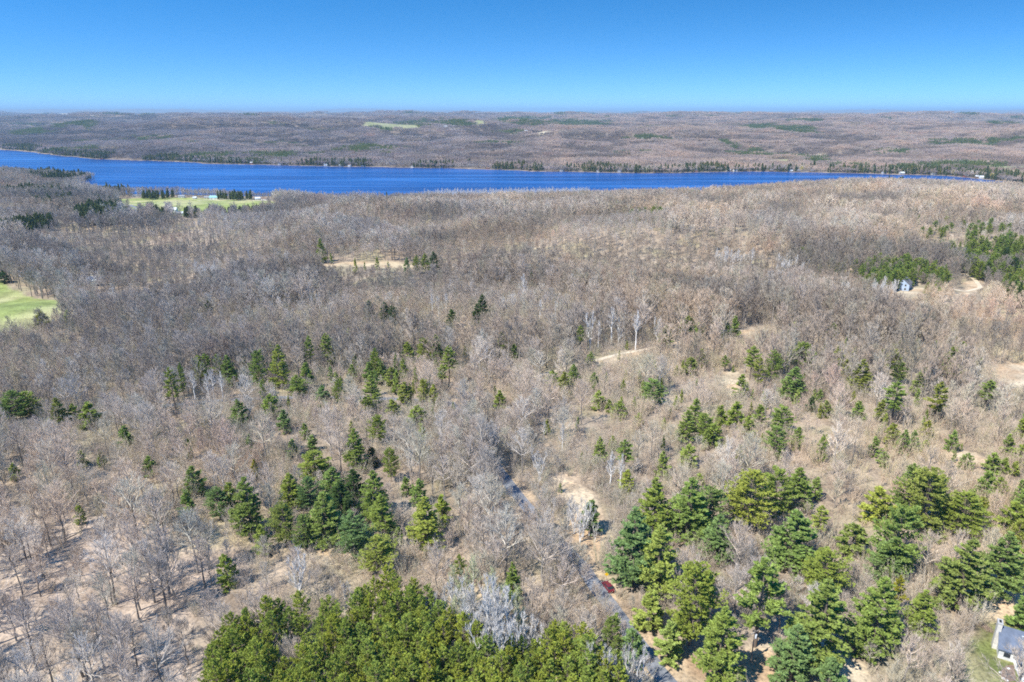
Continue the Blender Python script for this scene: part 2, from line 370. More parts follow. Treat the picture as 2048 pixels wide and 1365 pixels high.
# roads as sheets over the ground
def strip(name, line, width, m, lift=.06, kind='structure'):
    seg = np.hypot(*np.diff(line, axis=0).T); s = np.concatenate([[0], np.cumsum(seg)]); n = max(8, int(s[-1]/1.5))
    t = np.linspace(0, s[-1], n); cx = np.interp(t, s, line[:, 0]); cy = np.interp(t, s, line[:, 1])
    ker = np.ones(9)/9; pad = lambda a: np.convolve(np.pad(a, 4, mode='reflect', reflect_type='odd'), ker, 'valid')
    cx, cy = pad(cx), pad(cy)
    tx, ty = np.gradient(cx), np.gradient(cy); L = np.hypot(tx, ty); nxn, nyn = ty/L, -tx/L
    K = 7; off = np.linspace(-.5, .5, K)*width; 
    X = cx[:, None]+nxn[:, None]*off; Y = cy[:, None]+nyn[:, None]*off
    X[:, 0] += .25*fbm(t/3, t*0, 3, 2)*nxn; X[:, -1] += .25*fbm(t/3, t*0+9, 4, 2)*nxn
    Z = height(X.ravel(), Y.ravel())+lift + .04*np.tile(1-(off/width*2)**2, n)
    I = np.arange(n*K).reshape(n, K)
    f = np.stack([I[:-1, :-1], I[:-1, 1:], I[1:, 1:], I[1:, :-1]], -1).reshape(-1, 4)
    o = link(name, new_mesh(name, np.stack([X.ravel(), Y.ravel(), Z], -1), f, [m], smooth=True)); return tag(o, kind=kind)
def speckle(name, a, b, s1=2.5, s2=.15):
    m = mat(name, a, .9, .2); q = N(m)
    c = q.mix(q.noise(s1, 5, rough=.7), a, b); c = q.mix(1., c, q.ramp(q.noise(s2, 3), [(.3, (.8, .8, .8)), (.7, (1.15, 1.15, 1.15))]), 'MULTIPLY')
    q.l(c, q.b.inputs['Base Color']); return m
M_asph = speckle('worn_asphalt', (.13, .14, .16), (.30, .315, .34), 1.6, .25)
M_sand = speckle('pale_sand', (.58, .48, .34), (.72, .62, .46))
strip('road', ROAD, 4.3, M_asph); strip('side_road', SIDE, 3.4, M_asph, .05)
strip('sand_track', TRACK, 2.8, M_sand); strip('driveway', TRACK2, 3.6, M_sand)
strip('field_road', FIELDROAD, 6, M_sand, .12); strip('farm_road', FARMROAD, 8, M_asph, .12)
strip('garden_path', PATH, 1.7, mat('concrete', (.62, .60, .56)), .07)

# ------------------------------------------------------------------ tree shapes
def norm(v): return v/(np.linalg.norm(v, axis=-1, keepdims=True)+1e-9)
class MB:
    def __init__(s): s.V = []; s.F = []; s.n = 0
    def add(s, V, Fc):
        s.V.append(np.asarray(V, float).reshape(-1, 3)); s.F.append(np.asarray(Fc, int).reshape(-1, 3)+s.n); s.n += len(s.V[-1])
    def tubes(s, P0, P1, R0, R1, k=5):
        P0 = np.asarray(P0, float).reshape(-1, 3); P1 = np.asarray(P1, float).reshape(-1, 3); m = len(P0)
        R0 = np.broadcast_to(R0, (m,)); R1 = np.broadcast_to(R1, (m,))
        d = norm(P1-P0); ref = np.where(np.abs(d[:, 2:3]) < .9, [[0, 0, 1.]], [[1., 0, 0]])
        u = norm(np.cross(d, ref)); v = np.cross(d, u); a = np.arange(k)*2*np.pi/k
        ring = u[:, None]*np.cos(a)[None, :, None] + v[:, None]*np.sin(a)[None, :, None]
        V = np.concatenate([P0[:, None]+ring*R0[:, None, None], P1[:, None]+ring*R1[:, None, None]], 1)
        i = np.arange(k); j = (i+1) % k
        f = np.concatenate([np.stack([i, j, j+k], -1), np.stack([i, j+k, i+k], -1)])
        s.add(V, (f[None]+(np.arange(m)*2*k)[:, None, None]))
    def blades(s, P0, P1, W, rg):
        P0 = np.asarray(P0).reshape(-1, 3); P1 = np.asarray(P1).reshape(-1, 3); m = len(P0)
        d = norm(P1-P0); sd = norm(np.cross(d, rg.normal(size=(m, 3))))*np.broadcast_to(W, (m,))[:, None]/2
        s.add(np.stack([P0-sd, P0+sd, P1], 1), np.arange(3*m).reshape(-1, 3))
    def leaf(s, P0, P1, W, rg):
        """kite-shaped needle spray: two triangles"""
        m = len(P0); d = norm(P1-P0); sd = norm(np.cross(d, rg.normal(size=(m, 3))))*np.broadcast_to(W, (m,))[:, None]/2
        mid = P0+(P1-P0)*.45
        s.add(np.stack([P0, mid-sd, P1, mid+sd], 1), np.array([[0, 1, 2], [0, 2, 3]])[None]+(np.arange(m)*4)[:, None, None])
    def out(s): return np.concatenate(s.V), np.concatenate(s.F)
    def mesh(s, name, m): V, Fq = s.out(); return new_mesh(name, V, Fq, [m])
def perturb(d, ang, rg):
    """tilt each direction by about ang radians"""
    t = norm(np.cross(d, rg.normal(size=d.shape))); a = np.asarray(ang).reshape(-1, 1); return norm(d*np.cos(a)+t*np.sin(a))

def hardwood(seed, H=18., spread=4.6, base=.42, n1=15, n2=7, n3=5, n4=5, tw=.04, upr=.35, stems=1, lean=0, thick=1.):
    rg = np.random.default_rng(seed); T = MB(); C = MB()
    for st in range(stems):
        a0 = rg.uniform(0, 6.28); ln = (lean if stems == 1 else .22+lean)*H*rg.uniform(.5, 1)
        end = np.array([math.cos(a0)*ln*.9, math.sin(a0)*ln*.9, H*.86]); hb = H*base
        ts = np.linspace(0, 1, 8); pts = end[None]*ts[:, None]; pts[:, :2] = end[:2]*(ts[:, None]**1.3) + rg.normal(size=(8, 2))*.14*(ts[:, None] > 0)
        pts[0] *= 0; pts[0, 2] = -.6
        rad = .0125*H*thick*(1-ts)**.8/(stems**.4) + .035
        T.tubes(pts[:-1], pts[1:], rad[:-1], rad[1:], 7)
        nn = max(5, n1//stems)
        t = base + (1-base)*(np.arange(nn)+rg.uniform(0, .8, nn))/nn*.96
        S = np.stack([np.interp(t, ts, pts[:, k]) for k in range(3)], -1)
        az_ = np.arange(nn)*2.399+rg.uniform(0, 6.28); q = (t-base)/(1-base)
        el = np.radians(28+48*q+rg.normal(size=nn)*7)
        L = (spread*(1.15-.62*q)*rg.uniform(.75, 1.2, nn)/np.cos(el*.62))
        L = np.minimum(L, (H*1.02-S[:, 2])/np.sin(np.clip(el+upr*.7, .2, 1.5)))
        L = np.maximum(L, 1.2)
        D = np.stack([np.cos(az_)*np.cos(el), np.sin(az_)*np.cos(el), np.sin(el)], -1)
        pl = [S]; cur = D
        for k in range(3):
            cur = norm(perturb(cur, rg.normal(size=nn)*.12, rg)+[0, 0, upr*.45]); pl.append(pl[-1]+cur*(L/3)[:, None])
        r = (.0045*H+.02)*thick*L/spread*np.ones(nn)
        for k in range(3): C.tubes(pl[k], pl[k+1], r*(1-k*.28), r*(1-(k+1)*.28), 4)
        PL = np.stack(pl, 1)
        def along(PLn, s_):
            K = PLn.shape[1]-1; u = s_*K; i = np.minimum(u.astype(int), K-1); f = (u-i)[:, None]; ar = np.arange(len(PLn))
            return PLn[ar, i]*(1-f)+PLn[ar, i+1]*f, norm(PLn[ar, i+1]-PLn[ar, i])
        rep = np.repeat(np.arange(nn), n2); s_ = rg.uniform(.22, 1, len(rep)); p2, d2 = along(PL[rep], s_)
        dd = norm(perturb(d2, rg.uniform(.35, .85, len(rep)), rg)+[0, 0, upr]); L2 = L[rep]*rg.uniform(.3, .55, len(rep))*(1.15-.55*s_)
        e2 = p2+dd*L2[:, None]; C.tubes(p2, e2, .4*r[rep]*(1.2-s_*.6), .012*thick, 3)
        rep3 = np.repeat(np.arange(len(rep)), n3); s3 = rg.uniform(.2, 1, len(rep3)); p3 = p2[rep3]+(e2-p2)[rep3]*s3[:, None]
        d3 = norm(perturb(dd[rep3], rg.uniform(.25, .7, len(rep3)), rg)+[0, 0, upr*1.3]); L3 = np.clip(L2[rep3]*rg.uniform(.45, .8, len(rep3)), .6, 1.9)
        e3 = p3+d3*L3[:, None]; C.blades(p3, e3, tw*1.5, rg)
        if n4:
            rep4 = np.repeat(np.arange(len(rep3)), n4); s4 = rg.uniform(.15, 1, len(rep4)); p4 = p3[rep4]+(e3-p3)[rep4]*s4[:, None]
            d4 = norm(perturb(d3[rep4], rg.uniform(.25, .6, len(rep4)), rg)+[0, 0, upr*1.5]); C.blades(p4, p4+d4*rg.uniform(.45, 1.0, len(rep4))[:, None], tw, rg)
    return T, C

def pine(seed, H=22., W=8., base=.12, whorl=.75, nb=6, shape='cone', tuft=.48, dens=1.9, up=.3, bw=.2, trim=1.0):
    rg = np.random.default_rng(seed); T = MB(); C = MB()
    ts = np.linspace(0, 1, 7); pts = np.stack([rg.normal(size=7)*.09*(ts > 0)*H/20, rg.normal(size=7)*.09*(ts > 0)*H/20, ts*H*.98], -1); pts[0, 2] = -.6
    rad = .0125*H*(1-ts)**.9+.02; T.tubes(pts[:-1], pts[1:], rad[:-1], rad[1:], 7)
    nz = max(6, int(H*(1-base)/whorl)); q = (np.arange(nz)+.5)/nz
    sector = rg.uniform(.78, 1.18, 8)
    B = []; 
    for k in range(nz):
        t = q[k]; n = nb+rg.integers(-1, 2)
        if t > .88: n = max(4, n-1)
        if shape == 'cone': prof = (1-t)**.72*(1-.30*(1-t)**3)
        elif shape == 'oval': prof = (max(0, math.sin(math.pi*min(1, (t*.86+.18))))**.7)
        elif shape == 'round': prof = math.sqrt(max(0.02, 1-(2*t*.92-.72)**2*.9)) if t > .0 else 1
        else: prof = (1-t)**.6
        for j in range(n):
            a = rg.uniform(0, 6.28); L = max(.35, W/2*prof*rg.uniform(.66, 1.12)*sector[int(a/6.2832*8) % 8])
            if rg.random() < .05 and t < .5: continue
            B.append((H*(base+(1-base)*t)+rg.normal()*.12, a, L, t))
    B = np.array(B); z, a, L, t = B.T; m = len(B)
    el = np.radians(-8+52*t**1.3)+rg.normal(size=m)*.1
    O = np.stack([np.interp(z/H, ts, pts[:, 0]), np.interp(z/H, ts, pts[:, 1]), z], -1)
    out = np.stack([np.cos(a)*np.cos(el), np.sin(a)*np.cos(el), np.sin(el)], -1)
    def P_(i, s_):  # curved branch: tip turns up
        p = O[i]+out[i]*(L[i]*s_)[:, None]; p[:, 2] += up*L[i]*s_**2*.6; return p
    ar = np.arange(m); a0 = P_(ar, np.zeros(m)); a1 = P_(ar, np.full(m, .55)); a2 = P_(ar, np.full(m, .95))
    rb = .012*L+.012; T.tubes(a0, a1, rb, rb*.6, 3); T.tubes(a1, a2, rb*.6, rb*.2, 3)
    nt_ = np.maximum(4, (L*4.2*dens+2.5)).astype(int); i = np.repeat(ar, nt_); k_ = len(i)
    s_ = rg.uniform(.22, 1.03, k_)**.75; lat = norm(np.cross(out, [0, 0, 1.]))
    c = P_(i, s_) + lat[i]*(rg.uniform(-1, 1, k_)*.30*L[i]*np.clip(s_*1.1, 0, 1)*(1.25-s_*.7))[:, None]
    c[:, 2] += rg.uniform(-.08, .16, k_)*tuft*2
    dirc = norm(out[i]*.9+lat[i]*rg.normal(size=(k_, 1))*.45+np.array([0, 0, .65]))
    nb_ = 9; r2 = np.repeat(np.arange(k_), nb_); dd = norm(dirc[r2]+rg.normal(size=(len(r2), 3))*.62)
    p0 = c[r2]+rg.normal(size=(len(r2), 3))*.10*tuft; ln = tuft*rg.uniform(.6, 1.15, len(r2))
    C.leaf(p0-dd*(ln*.25)[:, None], p0+dd*(ln*.75)[:, None], bw*rg.uniform(.7, 1.3, len(r2))*tuft/.62, rg)
    return T, C

def proto(name, T, C, mt, mc):
    return {'trunk': T.mesh(name+'_trunk', mt), 'crown': C.mesh(name+'_crown', mc), 'T': T, 'C': C, 'mt': mt, 'mc': mc}
def joined(name, pr):
    V1, F1 = pr['T'].out(); V2, F2 = pr['C'].out()
    return new_mesh(name, np.concatenate([V1, V2]), np.concatenate([F1, F2+len(V1)]), [pr['mt'], pr['mc']], np.concatenate([np.zeros(len(F1)), np.ones(len(F2))]))

HW = [proto('hardwood', *hardwood(s, H=H, spread=sp, base=b, upr=u), M_bark, M_twig) for s, H, sp, b, u in
      [(1, 18, 4.6, .40, .35), (2, 20, 5.2, .45, .3), (3, 16, 4.2, .35, .45), (4, 19, 4.0, .50, .4), (5, 15, 4.8, .30, .35), (6, 21, 4.4, .52, .3), (7, 13, 3.6, .28, .5), (8, 17, 5.4, .38, .28)]]
HWM = [proto('mid_hardwood', *hardwood(20+s, H=H, spread=sp, base=b, n1=12, n2=6, n3=5, n4=2, tw=.085, upr=.35), M_bark, M_twig) for s, H, sp, b in
       [(1, 18, 4.6, .42), (2, 20, 4.8, .48), (3, 16, 4.4, .38), (4, 19, 4.1, .5), (5, 15, 4.2, .35)]]
HWL = [proto('low_hardwood', *hardwood(30+s, H=H, spread=sp, base=b, n1=10, n2=5, n3=5, n4=0, tw=.15, upr=.35, thick=1.2), M_bark, M_twig) for s, H, sp, b in
       [(1, 17, 4.8, .42), (2, 19, 4.8, .45), (3, 15, 4.6, .38), (4, 18, 4.2, .48)]]
BI = [proto('birch', *hardwood(40+s, H=H, spread=sp, base=b, stems=st, upr=.5, n1=n1, n3=4, n4=2, tw=.055, thick=1.5), M_birch, M_birchtwig) for s, H, sp, b, st, n1 in
      [(1, 17, 3.0, .35, 1, 16), (2, 15, 2.6, .25, 2, 16), (3, 18, 3.2, .5, 1, 14), (4, 13, 3.0, .2, 3, 20)]]
AS = [proto('aspen', *hardwood(50+s, H=H, spread=sp, base=b, upr=.45, n1=12, n2=5, n3=4, n4=3, tw=.06), M_aspen, M_aspentwig) for s, H, sp, b in
      [(1, 14, 2.6, .35), (2, 12, 2.4, .3)]]
PW = [proto('pine', *pine(60+i, H=H, W=W, base=b, shape=sh, up=u), M_pbark, M_pine['green']) for i, (H, W, b, sh, u) in enumerate(
      [(22, 10, .10, 'cone', .25), (24, 10.5, .16, 'oval', .3), (20, 10.5, .06, 'cone', .2), (18, 9.5, .10, 'round', .3), (23, 8.5, .12, 'cone', .3), (21, 11, .18, 'oval', .35)])]
PY = [proto('young_pine', *pine(80+i, H=H, W=W, base=.03, shape='cone', whorl=.6, nb=5, tuft=.5, up=.3), M_pbark, M_pine['bright']) for i, (H, W) in enumerate([(9, 5.0), (12, 5.6), (7, 5.0)])]
PS = [proto('slim_pine', *pine(90+i, H=H, W=W, base=b, shape='oval', whorl=.8, nb=5, up=.3), M_pbark, M_pine['green']) for i, (H, W, b) in enumerate([(18, 5.0, .30), (20, 5.4, .42)])]
PR = [proto('stand_pine', *pine(100+i, H=H, W=W, base=.35, shape='oval', whorl=.66, nb=6, tuft=.38, up=.55, dens=1.8, bw=.18), M_pbark, M_stand) for i, (H, W) in enumerate([(14, 5.0), (15, 5.4), (13, 4.8), (14.5, 5.7)])]
PL_ = [proto('far_pine', *pine(110+i, H=H, W=W, base=.1, shape=sh, whorl=1.5, nb=5, tuft=1.5, dens=.45, bw=.55), M_pbark, M_farcon) for i, (H, W, sh) in enumerate([(18, 7.5, 'cone'), (16, 7, 'oval'), (20, 7, 'cone')])]

M_willow = twig_mat('willow_twigs', [(0, (.60, .50, .12)), (1, (.66, .56, .18))], zones=False)
WIL = proto('willow', *hardwood(71, H=14, spread=6, base=.25, upr=.2, n4=3, tw=.12), M_bark, M_willow)

# ------------------------------------------------------------------ scatter by geometry nodes, for what nobody could count
def scatter(name, pts, rz, scl, ix, meshes, label, cat):
    pc = bpy.data.collections.new(name+'_shapes')
    for k, me in enumerate(meshes):
        pc.objects.link(bpy.data.objects.new('%s_shape_%02d' % (name, k), me))
    me = bpy.data.meshes.new(name); n = len(pts); me.vertices.add(n); me.vertices.foreach_set('co', np.asarray(pts, np.float32).ravel())
    for an, ty, data, key in (('rz', 'FLOAT', rz, 'value'), ('sc', 'FLOAT_VECTOR', scl, 'vector'), ('ix', 'INT', ix, 'value')):
        at = me.attributes.new(an, ty, 'POINT'); at.data.foreach_set(key, np.asarray(data, np.int32 if ty == 'INT' else np.float32).ravel())
    o = link(name, me); g = bpy.data.node_groups.new(name, 'GeometryNodeTree')
    g.interface.new_socket('Geometry', in_out='INPUT', socket_type='NodeSocketGeometry'); g.interface.new_socket('Geometry', in_out='OUTPUT', socket_type='NodeSocketGeometry')
    gi = g.nodes.new('NodeGroupInput'); go = g.nodes.new('NodeGroupOutput'); io = g.nodes.new('GeometryNodeInstanceOnPoints'); ci = g.nodes.new('GeometryNodeCollectionInfo')
    ci.inputs['Collection'].default_value = pc; ci.inputs['Separate Children'].default_value = True; ci.inputs['Reset Children'].default_value = True
    def na(nm, ty):
        x = g.nodes.new('GeometryNodeInputNamedAttribute'); x.data_type = ty; x.inputs['Name'].default_value = nm; return x.outputs['Attribute']
    cx = g.nodes.new('ShaderNodeCombineXYZ'); g.links.new(na('rz', 'FLOAT'), cx.inputs['Z'])
    g.links.new(gi.outputs[0], io.inputs['Points']); g.links.new(ci.outputs[0], io.inputs['Instance']); io.inputs['Pick Instance'].default_value = True
    g.links.new(na('ix', 'INT'), io.inputs['Instance Index']); g.links.new(cx.outputs[0], io.inputs['Rotation']); g.links.new(na('sc', 'FLOAT_VECTOR'), io.inputs['Scale'])
    g.links.new(io.outputs[0], go.inputs[0])
    md = o.modifiers.new('scatter', 'NODES'); md.node_group = g
    return tag(o, label, cat, kind='stuff')

# ------------------------------------------------------------------ pines read off the photograph: x, top y, base y, crown width (photo pixels), form, tone
# forms: w broad white pine, y young bushy, s slim
PINES = '''
1305,954,1078,68,w,green;1262,1012,1168,92,w,blue;1312,1048,1192,76,w,bright;1370,955,1090,95,w,green;1414,972,1070,60,w,blue;1428,1028,1128,60,w,blue
1492,938,1062,82,w,bright;1545,938,1040,56,w,green;1590,934,1012,56,w,green;1628,953,1000,24,y,bright;1577,1020,1142,95,w,green;1632,1010,1088,30,s,bright
1642,1098,1192,80,w,green;1628,1158,1332,98,w,blue;1508,1115,1293,88,s,green;1378,1122,1292,95,w,green;1412,1138,1192,26,y,green;1298,1180,1262,72,y,bright
1335,1240,1322,70,y,bright;1432,1212,1376,84,w,green;1247,878,950,30,s,green;1252,938,988,34,y,bright;1322,900,958,28,y,bright;1397,945,980,18,y,bright
1700,1045,1110,68,w,olive;1780,1008,1152,78,w,green;1752,973,1040,68,y,bright;1808,926,1035,60,w,blue;1838,933,1068,88,w,olive;1864,1035,1085,36,y,olive
1915,983,1074,78,w,green;1950,993,1063,38,w,olive;1913,1078,1218,108,w,olive;1986,1062,1192,78,w,blue;1770,1078,1158,72,w,blue;1742,1153,1308,92,w,green
1784,1150,1240,30,s,gold;1836,1180,1268,54,w,green;2040,1188,1258,54,w,green;1578,1250,1366,78,w,blue;1652,1312,1392,50,w,blue;1966,942,1002,40,w,green
1996,953,990,24,y,green;1980,905,948,52,y,green;2022,1003,1064,52,w,green;2026,922,952,32,y,bright;2042,888,928,32,y,green;2040,955,1005,34,y,green
1596,632,670,30,w,green;1661,646,692,18,s,green;1647,686,710,20,y,green;1600,683,742,46,w,blue;1572,658,692,14,s,green;1541,698,768,30,w,green
1585,733,798,46,w,green;1673,691,732,30,w,olive;1690,673,700,15,y,olive;1707,694,722,20,y,olive;1692,718,748,26,w,olive;1718,718,788,50,w,olive
1800,675,708,26,w,olive;1785,698,738,36,w,olive;1763,698,722,22,y,olive;1792,720,768,28,w,green;1860,708,768,46,w,green;1895,693,758,44,w,olive
1899,660,690,22,w,green;1868,681,705,14,y,olive;1833,676,700,14,y,olive;1921,683,715,20,y,olive;1832,743,793,42,w,green;1781,763,852,40,s,green
1866,763,848,40,s,olive;1757,798,848,24,y,olive;1713,801,838,30,w,green;1650,800,834,22,y,olive;1637,778,806,20,y,green;1620,793,825,18,y,dark
1560,813,868,40,w,green;1547,853,918,40,w,green;1592,853,898,44,w,green;1640,868,923,22,y,green;1746,873,913,40,w,green;1765,903,933,30,y,green
1780,846,892,36,w,olive;1802,858,910,26,w,blue;1823,860,902,24,y,green;1850,840,880,24,y,olive;1848,880,905,24,y,bright;1902,860,902,24,y,green
1921,886,903,16,y,green;1906,901,925,18,y,blue;1930,906,938,28,y,blue;1968,760,824,42,s,green;1958,713,738,16,y,green;2045,812,874,24,w,green
2012,868,908,24,y,green;1329,650,698,34,w,green;1374,630,668,30,w,green;1397,643,684,20,s,green;1450,640,678,16,y,green;1467,631,675,20,y,green
1160,650,705,16,s,green;1253,681,700,22,y,green;1180,703,730,22,y,bright;1238,700,720,18,y,blue;1402,698,735,30,w,green;1380,713,750,26,w,olive
1352,730,754,18,y,green;1499,691,764,28,s,green;1513,713,784,26,s,olive;1480,748,796,30,y,green;1504,778,800,13,y,blue;1448,710,744,16,s,green
1465,730,745,10,y,green;1146,728,775,32,w,green;1104,740,773,28,w,green;1127,743,788,25,y,olive;1188,744,773,18,y,blue;1304,760,811,42,w,green
1246,758,788,16,y,blue;1197,780,818,30,y,bright;1186,771,790,13,y,bright;1217,798,825,24,y,green;1238,801,838,34,w,green;1277,826,850,26,y,bright
1362,778,806,16,y,green;1327,835,858,15,y,bright;1155,833,862,16,y,bright;1094,838,870,11,y,green;1388,796,856,36,w,green;1370,820,888,36,w,green
1406,826,886,42,w,green;1440,810,850,32,y,green;1470,803,855,40,w,green;1424,846,894,34,w,green;1516,808,855,46,w,green;1495,833,876,30,w,green
1224,871,900,17,y,bright;1197,873,934,28,w,bright;1163,901,928,15,y,bright;1375,888,934,34,w,bright;545,680,732,22,s,green;565,688,774,38,w,bright
521,700,778,30,w,green;624,670,748,17,s,green;657,666,744,27,s,green;615,725,778,28,y,green;597,750,800,38,w,green;673,743,778,19,y,green
705,728,766,21,y,green;648,770,811,32,w,blue;544,788,838,34,w,green;579,788,818,15,y,green;570,818,866,28,w,blue;753,695,764,27,w,green
762,718,768,26,w,bright;740,723,768,28,w,green;746,750,824,38,w,bright;815,683,724,34,w,green;808,716,771,18,s,green;785,733,775,28,w,olive
849,675,726,26,w,green;872,668,724,34,w,green;899,690,770,26,s,green;885,728,778,20,s,bright;810,763,811,36,w,olive;828,758,788,16,y,green
786,798,830,26,y,green;848,756,815,26,w,bright;868,768,816,22,y,bright;877,793,815,22,y,bright;836,810,854,38,w,green;866,813,843,15,y,green
845,848,882,15,y,bright;758,828,890,34,w,green;715,856,940,42,w,green;783,893,964,30,w,green;745,893,930,24,y,dark;704,841,868,15,y,green
611,846,878,20,y,green;626,870,903,25,w,green;587,878,914,30,y,bright;999,780,818,24,y,green;1006,660,714,20,s,green;1028,688,718,20,y,green
907,803,825,13,y,bright;632,903,965,64,w,green;670,933,1000,52,w,green;710,938,1005,48,w,dark;583,946,1020,54,w,green;620,953,1022,44,w,blue
505,953,1070,60,w,blue;465,963,1026,38,w,green;442,973,1040,44,w,blue;573,1003,1093,52,w,olive;612,1028,1102,46,w,blue;654,983,1099,78,w,blue
685,963,1040,54,w,dark;710,1023,1115,68,w,blue;752,940,1036,54,w,green;766,988,1076,56,w,green;527,1050,1106,44,w,green;757,1070,1150,62,w,bright
798,1053,1092,36,y,blue;855,993,1096,62,w,bright;885,990,1050,38,w,green;840,958,1010,32,w,green;813,953,990,22,y,blue;390,930,990,40,w,green
378,983,1032,40,w,green;512,918,958,18,y,gold;458,1106,1174,34,w,green;920,1108,1165,22,s,green;1024,1123,1210,34,w,green;1222,1230,1318,38,w,blue
1262,1255,1330,44,w,blue;1180,998,1065,40,y,blue;35,780,846,42,w,green;62,783,836,40,w,green;18,798,844,22,y,green;122,795,849,32,w,olive
150,806,842,22,y,green;185,803,854,40,w,green;256,851,902,48,w,green;166,900,934,22,y,bright;205,898,934,15,y,bright;303,911,950,28,w,green
32,926,960,28,y,green;354,733,836,26,s,olive;371,725,804,18,s,green;382,876,918,12,y,green;502,868,908,17,y,green;481,798,854,34,w,blue
402,710,764,20,s,green;416,706,762,20,s,green;440,708,762,22,s,green;460,710,774,32,w,green;490,708,744,14,y,green;88,623,660,24,w,gold
141,620,654,22,w,green;85,535,564,26,w,dark;10,541,566,22,w,dark;240,630,643,9,y,green;250,628,642,8,y,green;644,476,526,20,w,green
663,506,528,16,y,green;545,516,554,30,w,green;712,516,548,12,y,green;755,513,540,16,y,green;730,523,541,9,y,green;777,523,546,13,y,green
815,514,553,15,y,blue;834,510,548,17,w,green;851,506,548,19,w,green;868,503,544,23,w,dark;500,668,682,8,y,dark;740,600,645,22,w,dark
770,603,648,26,w,dark;786,610,652,20,w,dark;965,588,634,26,w,dark;953,608,652,20,w,dark;905,618,655,24,w,dark;1063,543,580,11,s,green
1600,493,522,18,w,green;1612,496,524,16,w,green;1632,496,520,10,y,green;1638,520,548,13,w,green;1672,523,550,12,w,dark;1799,430,450,13,w,dark
1835,428,450,16,w,dark;1891,433,455,14,w,dark;1922,430,455,18,w,dark;1946,423,453,16,w,dark;990,770,790,10,y,green;420,600,640,16,w,dark
160,518,540,14,w,dark;430,548,572,9,w,dark;700,655,690,10,y,green;930,690,712,10,y,bright;1090,665,690,10,y,green;1345,585,602,8,y,dark
1520,560,580,8,y,dark;165,1005,1050,18,y,green;1120,965,985,12,y,bright;2010,1290,1300,8,y,green;2044,975,1035,36,w,green;2046,1085,1150,42,w,green;2005,915,948,24,y,green;2040,835,880,30,w,green;2030,1040,1090,34,w,olive
'''
pl = [tuple(float(v) if k < 4 else v for k, v in enumerate(r.split(','))) for r in PINES.replace('\n', ';').split(';') if r.strip()]
ppx = np.array([p[0] for p in pl]); ptop = np.array([p[1] for p in pl]); pbase = np.array([p[2] for p in pl]); pw = np.array([p[3] for p in pl])
PXY = hit(ppx, pbase); PZ = height(PXY[:, 0], PXY[:, 1])
rt = ray(ppx, ptop); PH = CAM_Z + rt[:, 2]/rt[:, 1]*PXY[:, 1] - PZ
PD = to_px(PXY[:, 0], PXY[:, 1], PZ)[2]; PW_ = pw*PD/F
PH = np.clip(PH, 3.5, 30)

def scatter_poly(polypx, spacing, rg):
    W = P(*polypx); lo = W.min(0)-spacing; hi = W.max(0)+spacing
    gx, gy = np.meshgrid(np.arange(lo[0], hi[0], spacing), np.arange(lo[1], hi[1], spacing))
    gx = gx+rg.uniform(-.36, .36, gx.shape)*spacing; gy = gy+rg.uniform(-.36, .36, gy.shape)*spacing
    gx, gy = gx.ravel(), gy.ravel(); s = inside(gx, gy, W); return np.stack([gx[s], gy[s]], -1)
def road_clear(x, y):
    return (seg_dist(x, y, ROAD) > 3.0) & (seg_dist(x, y, SIDE) > 1.7) & (seg_dist(x, y, TRACK) > 2) & (seg_dist(x, y, TRACK2) > 4) & (seg_dist(x, y, FIELDROAD) > 5) & (seg_dist(x, y, FARMROAD) > 6)

# ------------------------------------------------------------------ individual trees
def make_thing(name, loc, rz, sx, sz, pr, crown_mat=None, trunk_mat=None):
    r = bpy.data.objects.new(name, None); r.empty_display_size = .5; COL.objects.link(r)
    r.location = loc; r.rotation_euler = (0, 0, rz); r.scale = (sx, sx, sz)
    for nm in ('trunk', 'crown'):
        c = bpy.data.objects.new(nm, pr[nm]); COL.objects.link(c); c.parent = r
        if nm == 'crown' and crown_mat is not None:
            c.material_slots[0].link = 'OBJECT'; c.material_slots[0].material = crown_mat
    return r
TREES = []   # (root, kind, tone, px, py, height, extra)
crng = np.random.default_rng(11)
SMALLEST = set(np.argsort(-(pbase-ptop)*pw)[238:])
extra = []
for i, p in enumerate(pl):
    form, tone = p[4], p[5]
    if i in SMALLEST: extra.append((PXY[i, 0], PXY[i, 1], PZ[i]-.05, PH[i], 'wys'.index(form))); continue
    L = {'w': PW, 'y': PY, 's': PS}[form]; pr = L[int(crng.integers(len(L)))]
    if form == 'w' and PH[i] < 12: pr = PY[int(crng.integers(3))]
    V = pr['C'].out()[0]; H0 = V[:, 2].max(); W0 = np.percentile(np.hypot(V[:, 0], V[:, 1]), 97)*2
    sz = PH[i]/H0; sx = np.clip(PW_[i]*1.16/W0, .6*sz, 2.0*sz)
    r = make_thing('pine_tree', (PXY[i, 0], PXY[i, 1], PZ[i]-.05), crng.uniform(0, 6.28), sx, sz, pr, M_pine[tone])
    TREES.append([r, 'pine', tone, form, ppx[i], (ptop[i]+pbase[i])/2, PH[i], pw[i]])

